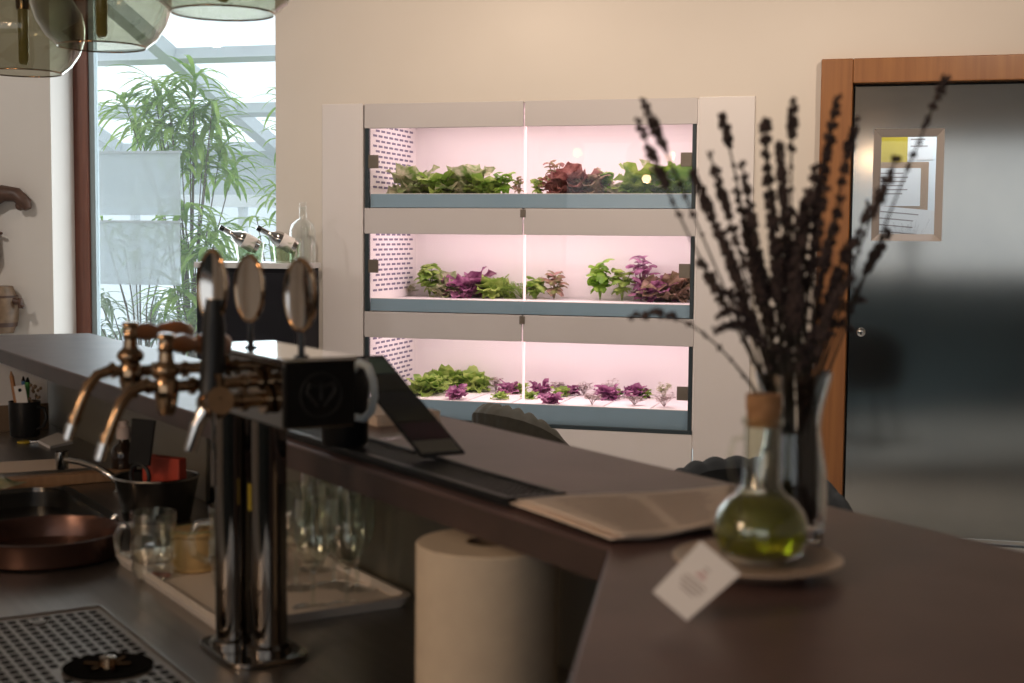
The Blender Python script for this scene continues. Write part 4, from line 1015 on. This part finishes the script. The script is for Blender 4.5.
# ------------------------------------------------------------------ sideboard added unseen at the viewer's back to darken the door's reflection
T = thing('absorber', 'long dark navy sideboard added unseen under the windows to darken the door reflection', 'absorber', (.3,-2.8,0))
MB().box(-4.4,1.7,-.28,.25,.08,.95).build('body', M_jamb, T, bev=.004)
MB().box(-4.42,1.72,-.29,.27,.95,.98).build('top', M_jamb, T, bev=.003)
MB().box(-4.3,1.6,-.25,.2,0,.08).build('plinth', M_black, T)
# ------------------------------------------------------------------ light
w = bpy.data.worlds.new('World'); SC.world = w; w.use_nodes = True
bg = w.node_tree.nodes['Background']; bg.inputs[0].default_value = (.88,.95,1.0,1); bg.inputs[1].default_value = 1.75
def area(name, loc, rot_, sx, sy, col, e):
    l = bpy.data.lights.new(name,'AREA'); l.shape = 'RECTANGLE'; l.size = sx; l.size_y = sy; l.color = col; l.energy = e
    o = bpy.data.objects.new(name,l); C.objects.link(o); o.location = loc; o.rotation_euler = rot_; return o
def point(name, loc, col, e, r=.04):
    l = bpy.data.lights.new(name,'POINT'); l.color = col; l.energy = e; l.shadow_soft_size = r
    o = bpy.data.objects.new(name,l); C.objects.link(o); o.location = loc; return o
area('window_daylight', (-2.87,-3.05,1.86), (math.radians(90),0,0), 2.9, 1.5, (.88,.93,1), 13)
area('window_daylight', (.38,-3.05,1.85), (math.radians(90),0,0), 2.9, 1.5, (.88,.93,1), 13)
area('garden_daylight', (-4.1,7.45,1.6), (math.radians(90),0,math.radians(0)), 1.2, 2.4, (.85,.94,1), 34).rotation_euler = (math.radians(-90),0,0)
def spot(name, loc, target, col, e, ang, r=.06):
    l = bpy.data.lights.new(name,'SPOT'); l.color = col; l.energy = e; l.shadow_soft_size = r; l.spot_size = math.radians(ang); l.spot_blend = .6
    o = bpy.data.objects.new(name,l); C.objects.link(o); o.location = loc
    o.rotation_euler = (Vector(target)-Vector(loc)).to_track_quat('-Z','Y').to_euler(); return o
for x,e in ((-2.6,56),(-1.2,60),(.4,52)):
    spot('wall_washer', (x,5.5,2.93), (x,7.1,1.25), (1,.80,.62), e, 120)
spot('wall_washer', (-5.2,4.9,2.93), (-5.2,7.1,1.3), (1,.93,.86), 60, 105)  # unseen spot added to brighten the left wall
for x,y,tx,ty in ((-1.3,4.7,-1.15,3.9),(.2,3.9,.05,3.2),(1.7,3.3,1.3,2.4)):
    spot('floor_fill_spot', (x,y,2.93), (tx,ty,0), (1,.94,.87), 75, 62)  # unseen spots added to lift the bar front and floor mirrored in the door
point('bar_fill', (-1.9,-.2,2.1), (1,.74,.52), 30, .22)  # unseen warm fill, set low to reach the front under the bar
for x,y,z in ((-2.6,-.6,2.3),(-1.6,-1.0,2.35),(-.6,-1.3,2.3),(-3.4,.2,2.3),(-2.1,-1.9,2.5),(-3.0,-1.4,2.1),(-2.2,-.3,1.9)):
    point('small_bulb', (x,y,z), (1,.60,.32), 4.5, .05)
for zb,zt,zr in rows:
    area('grow_light', (-2.0,7.43,zt+.08), (0,0,0), 1.6, .5, (1,.78,.805), 5.6)
point('kitchen_lamp', (.2,7.6,2.4), (.85,.93,1), 15, .1)

# ------------------------------------------------------------------ camera
cd = bpy.data.cameras.new('camera'); cam = bpy.data.objects.new('camera', cd); C.objects.link(cam)
cd.sensor_width = 36; cd.lens = F*36/1024; cd.clip_start = .02
Rm = Matrix((( _r[0],_u[0],-_fw[0]),(_r[1],_u[1],-_fw[1]),(_r[2],_u[2],-_fw[2])))
cam.matrix_world = Matrix.Translation(Vector(EYE)) @ Rm.to_4x4()
cd.dof.use_dof = True; cd.dof.focus_distance = 7.2; cd.dof.aperture_fstop = 6.3
SC.camera = cam
SC.view_settings.view_transform = 'Standard'; SC.view_settings.look = 'None'
SC.view_settings.exposure = 0.18; SC.view_settings.gamma = 1.0; SC.view_settings.use_curve_mapping = False
cy = SC.cycles; cy.use_denoising = True; cy.caustics_reflective = False; cy.caustics_refractive = False
cy.max_bounces = 10; cy.transparent_max_bounces = 16; cy.transmission_bounces = 10; cy.glossy_bounces = 5; cy.sample_clamp_indirect = 6
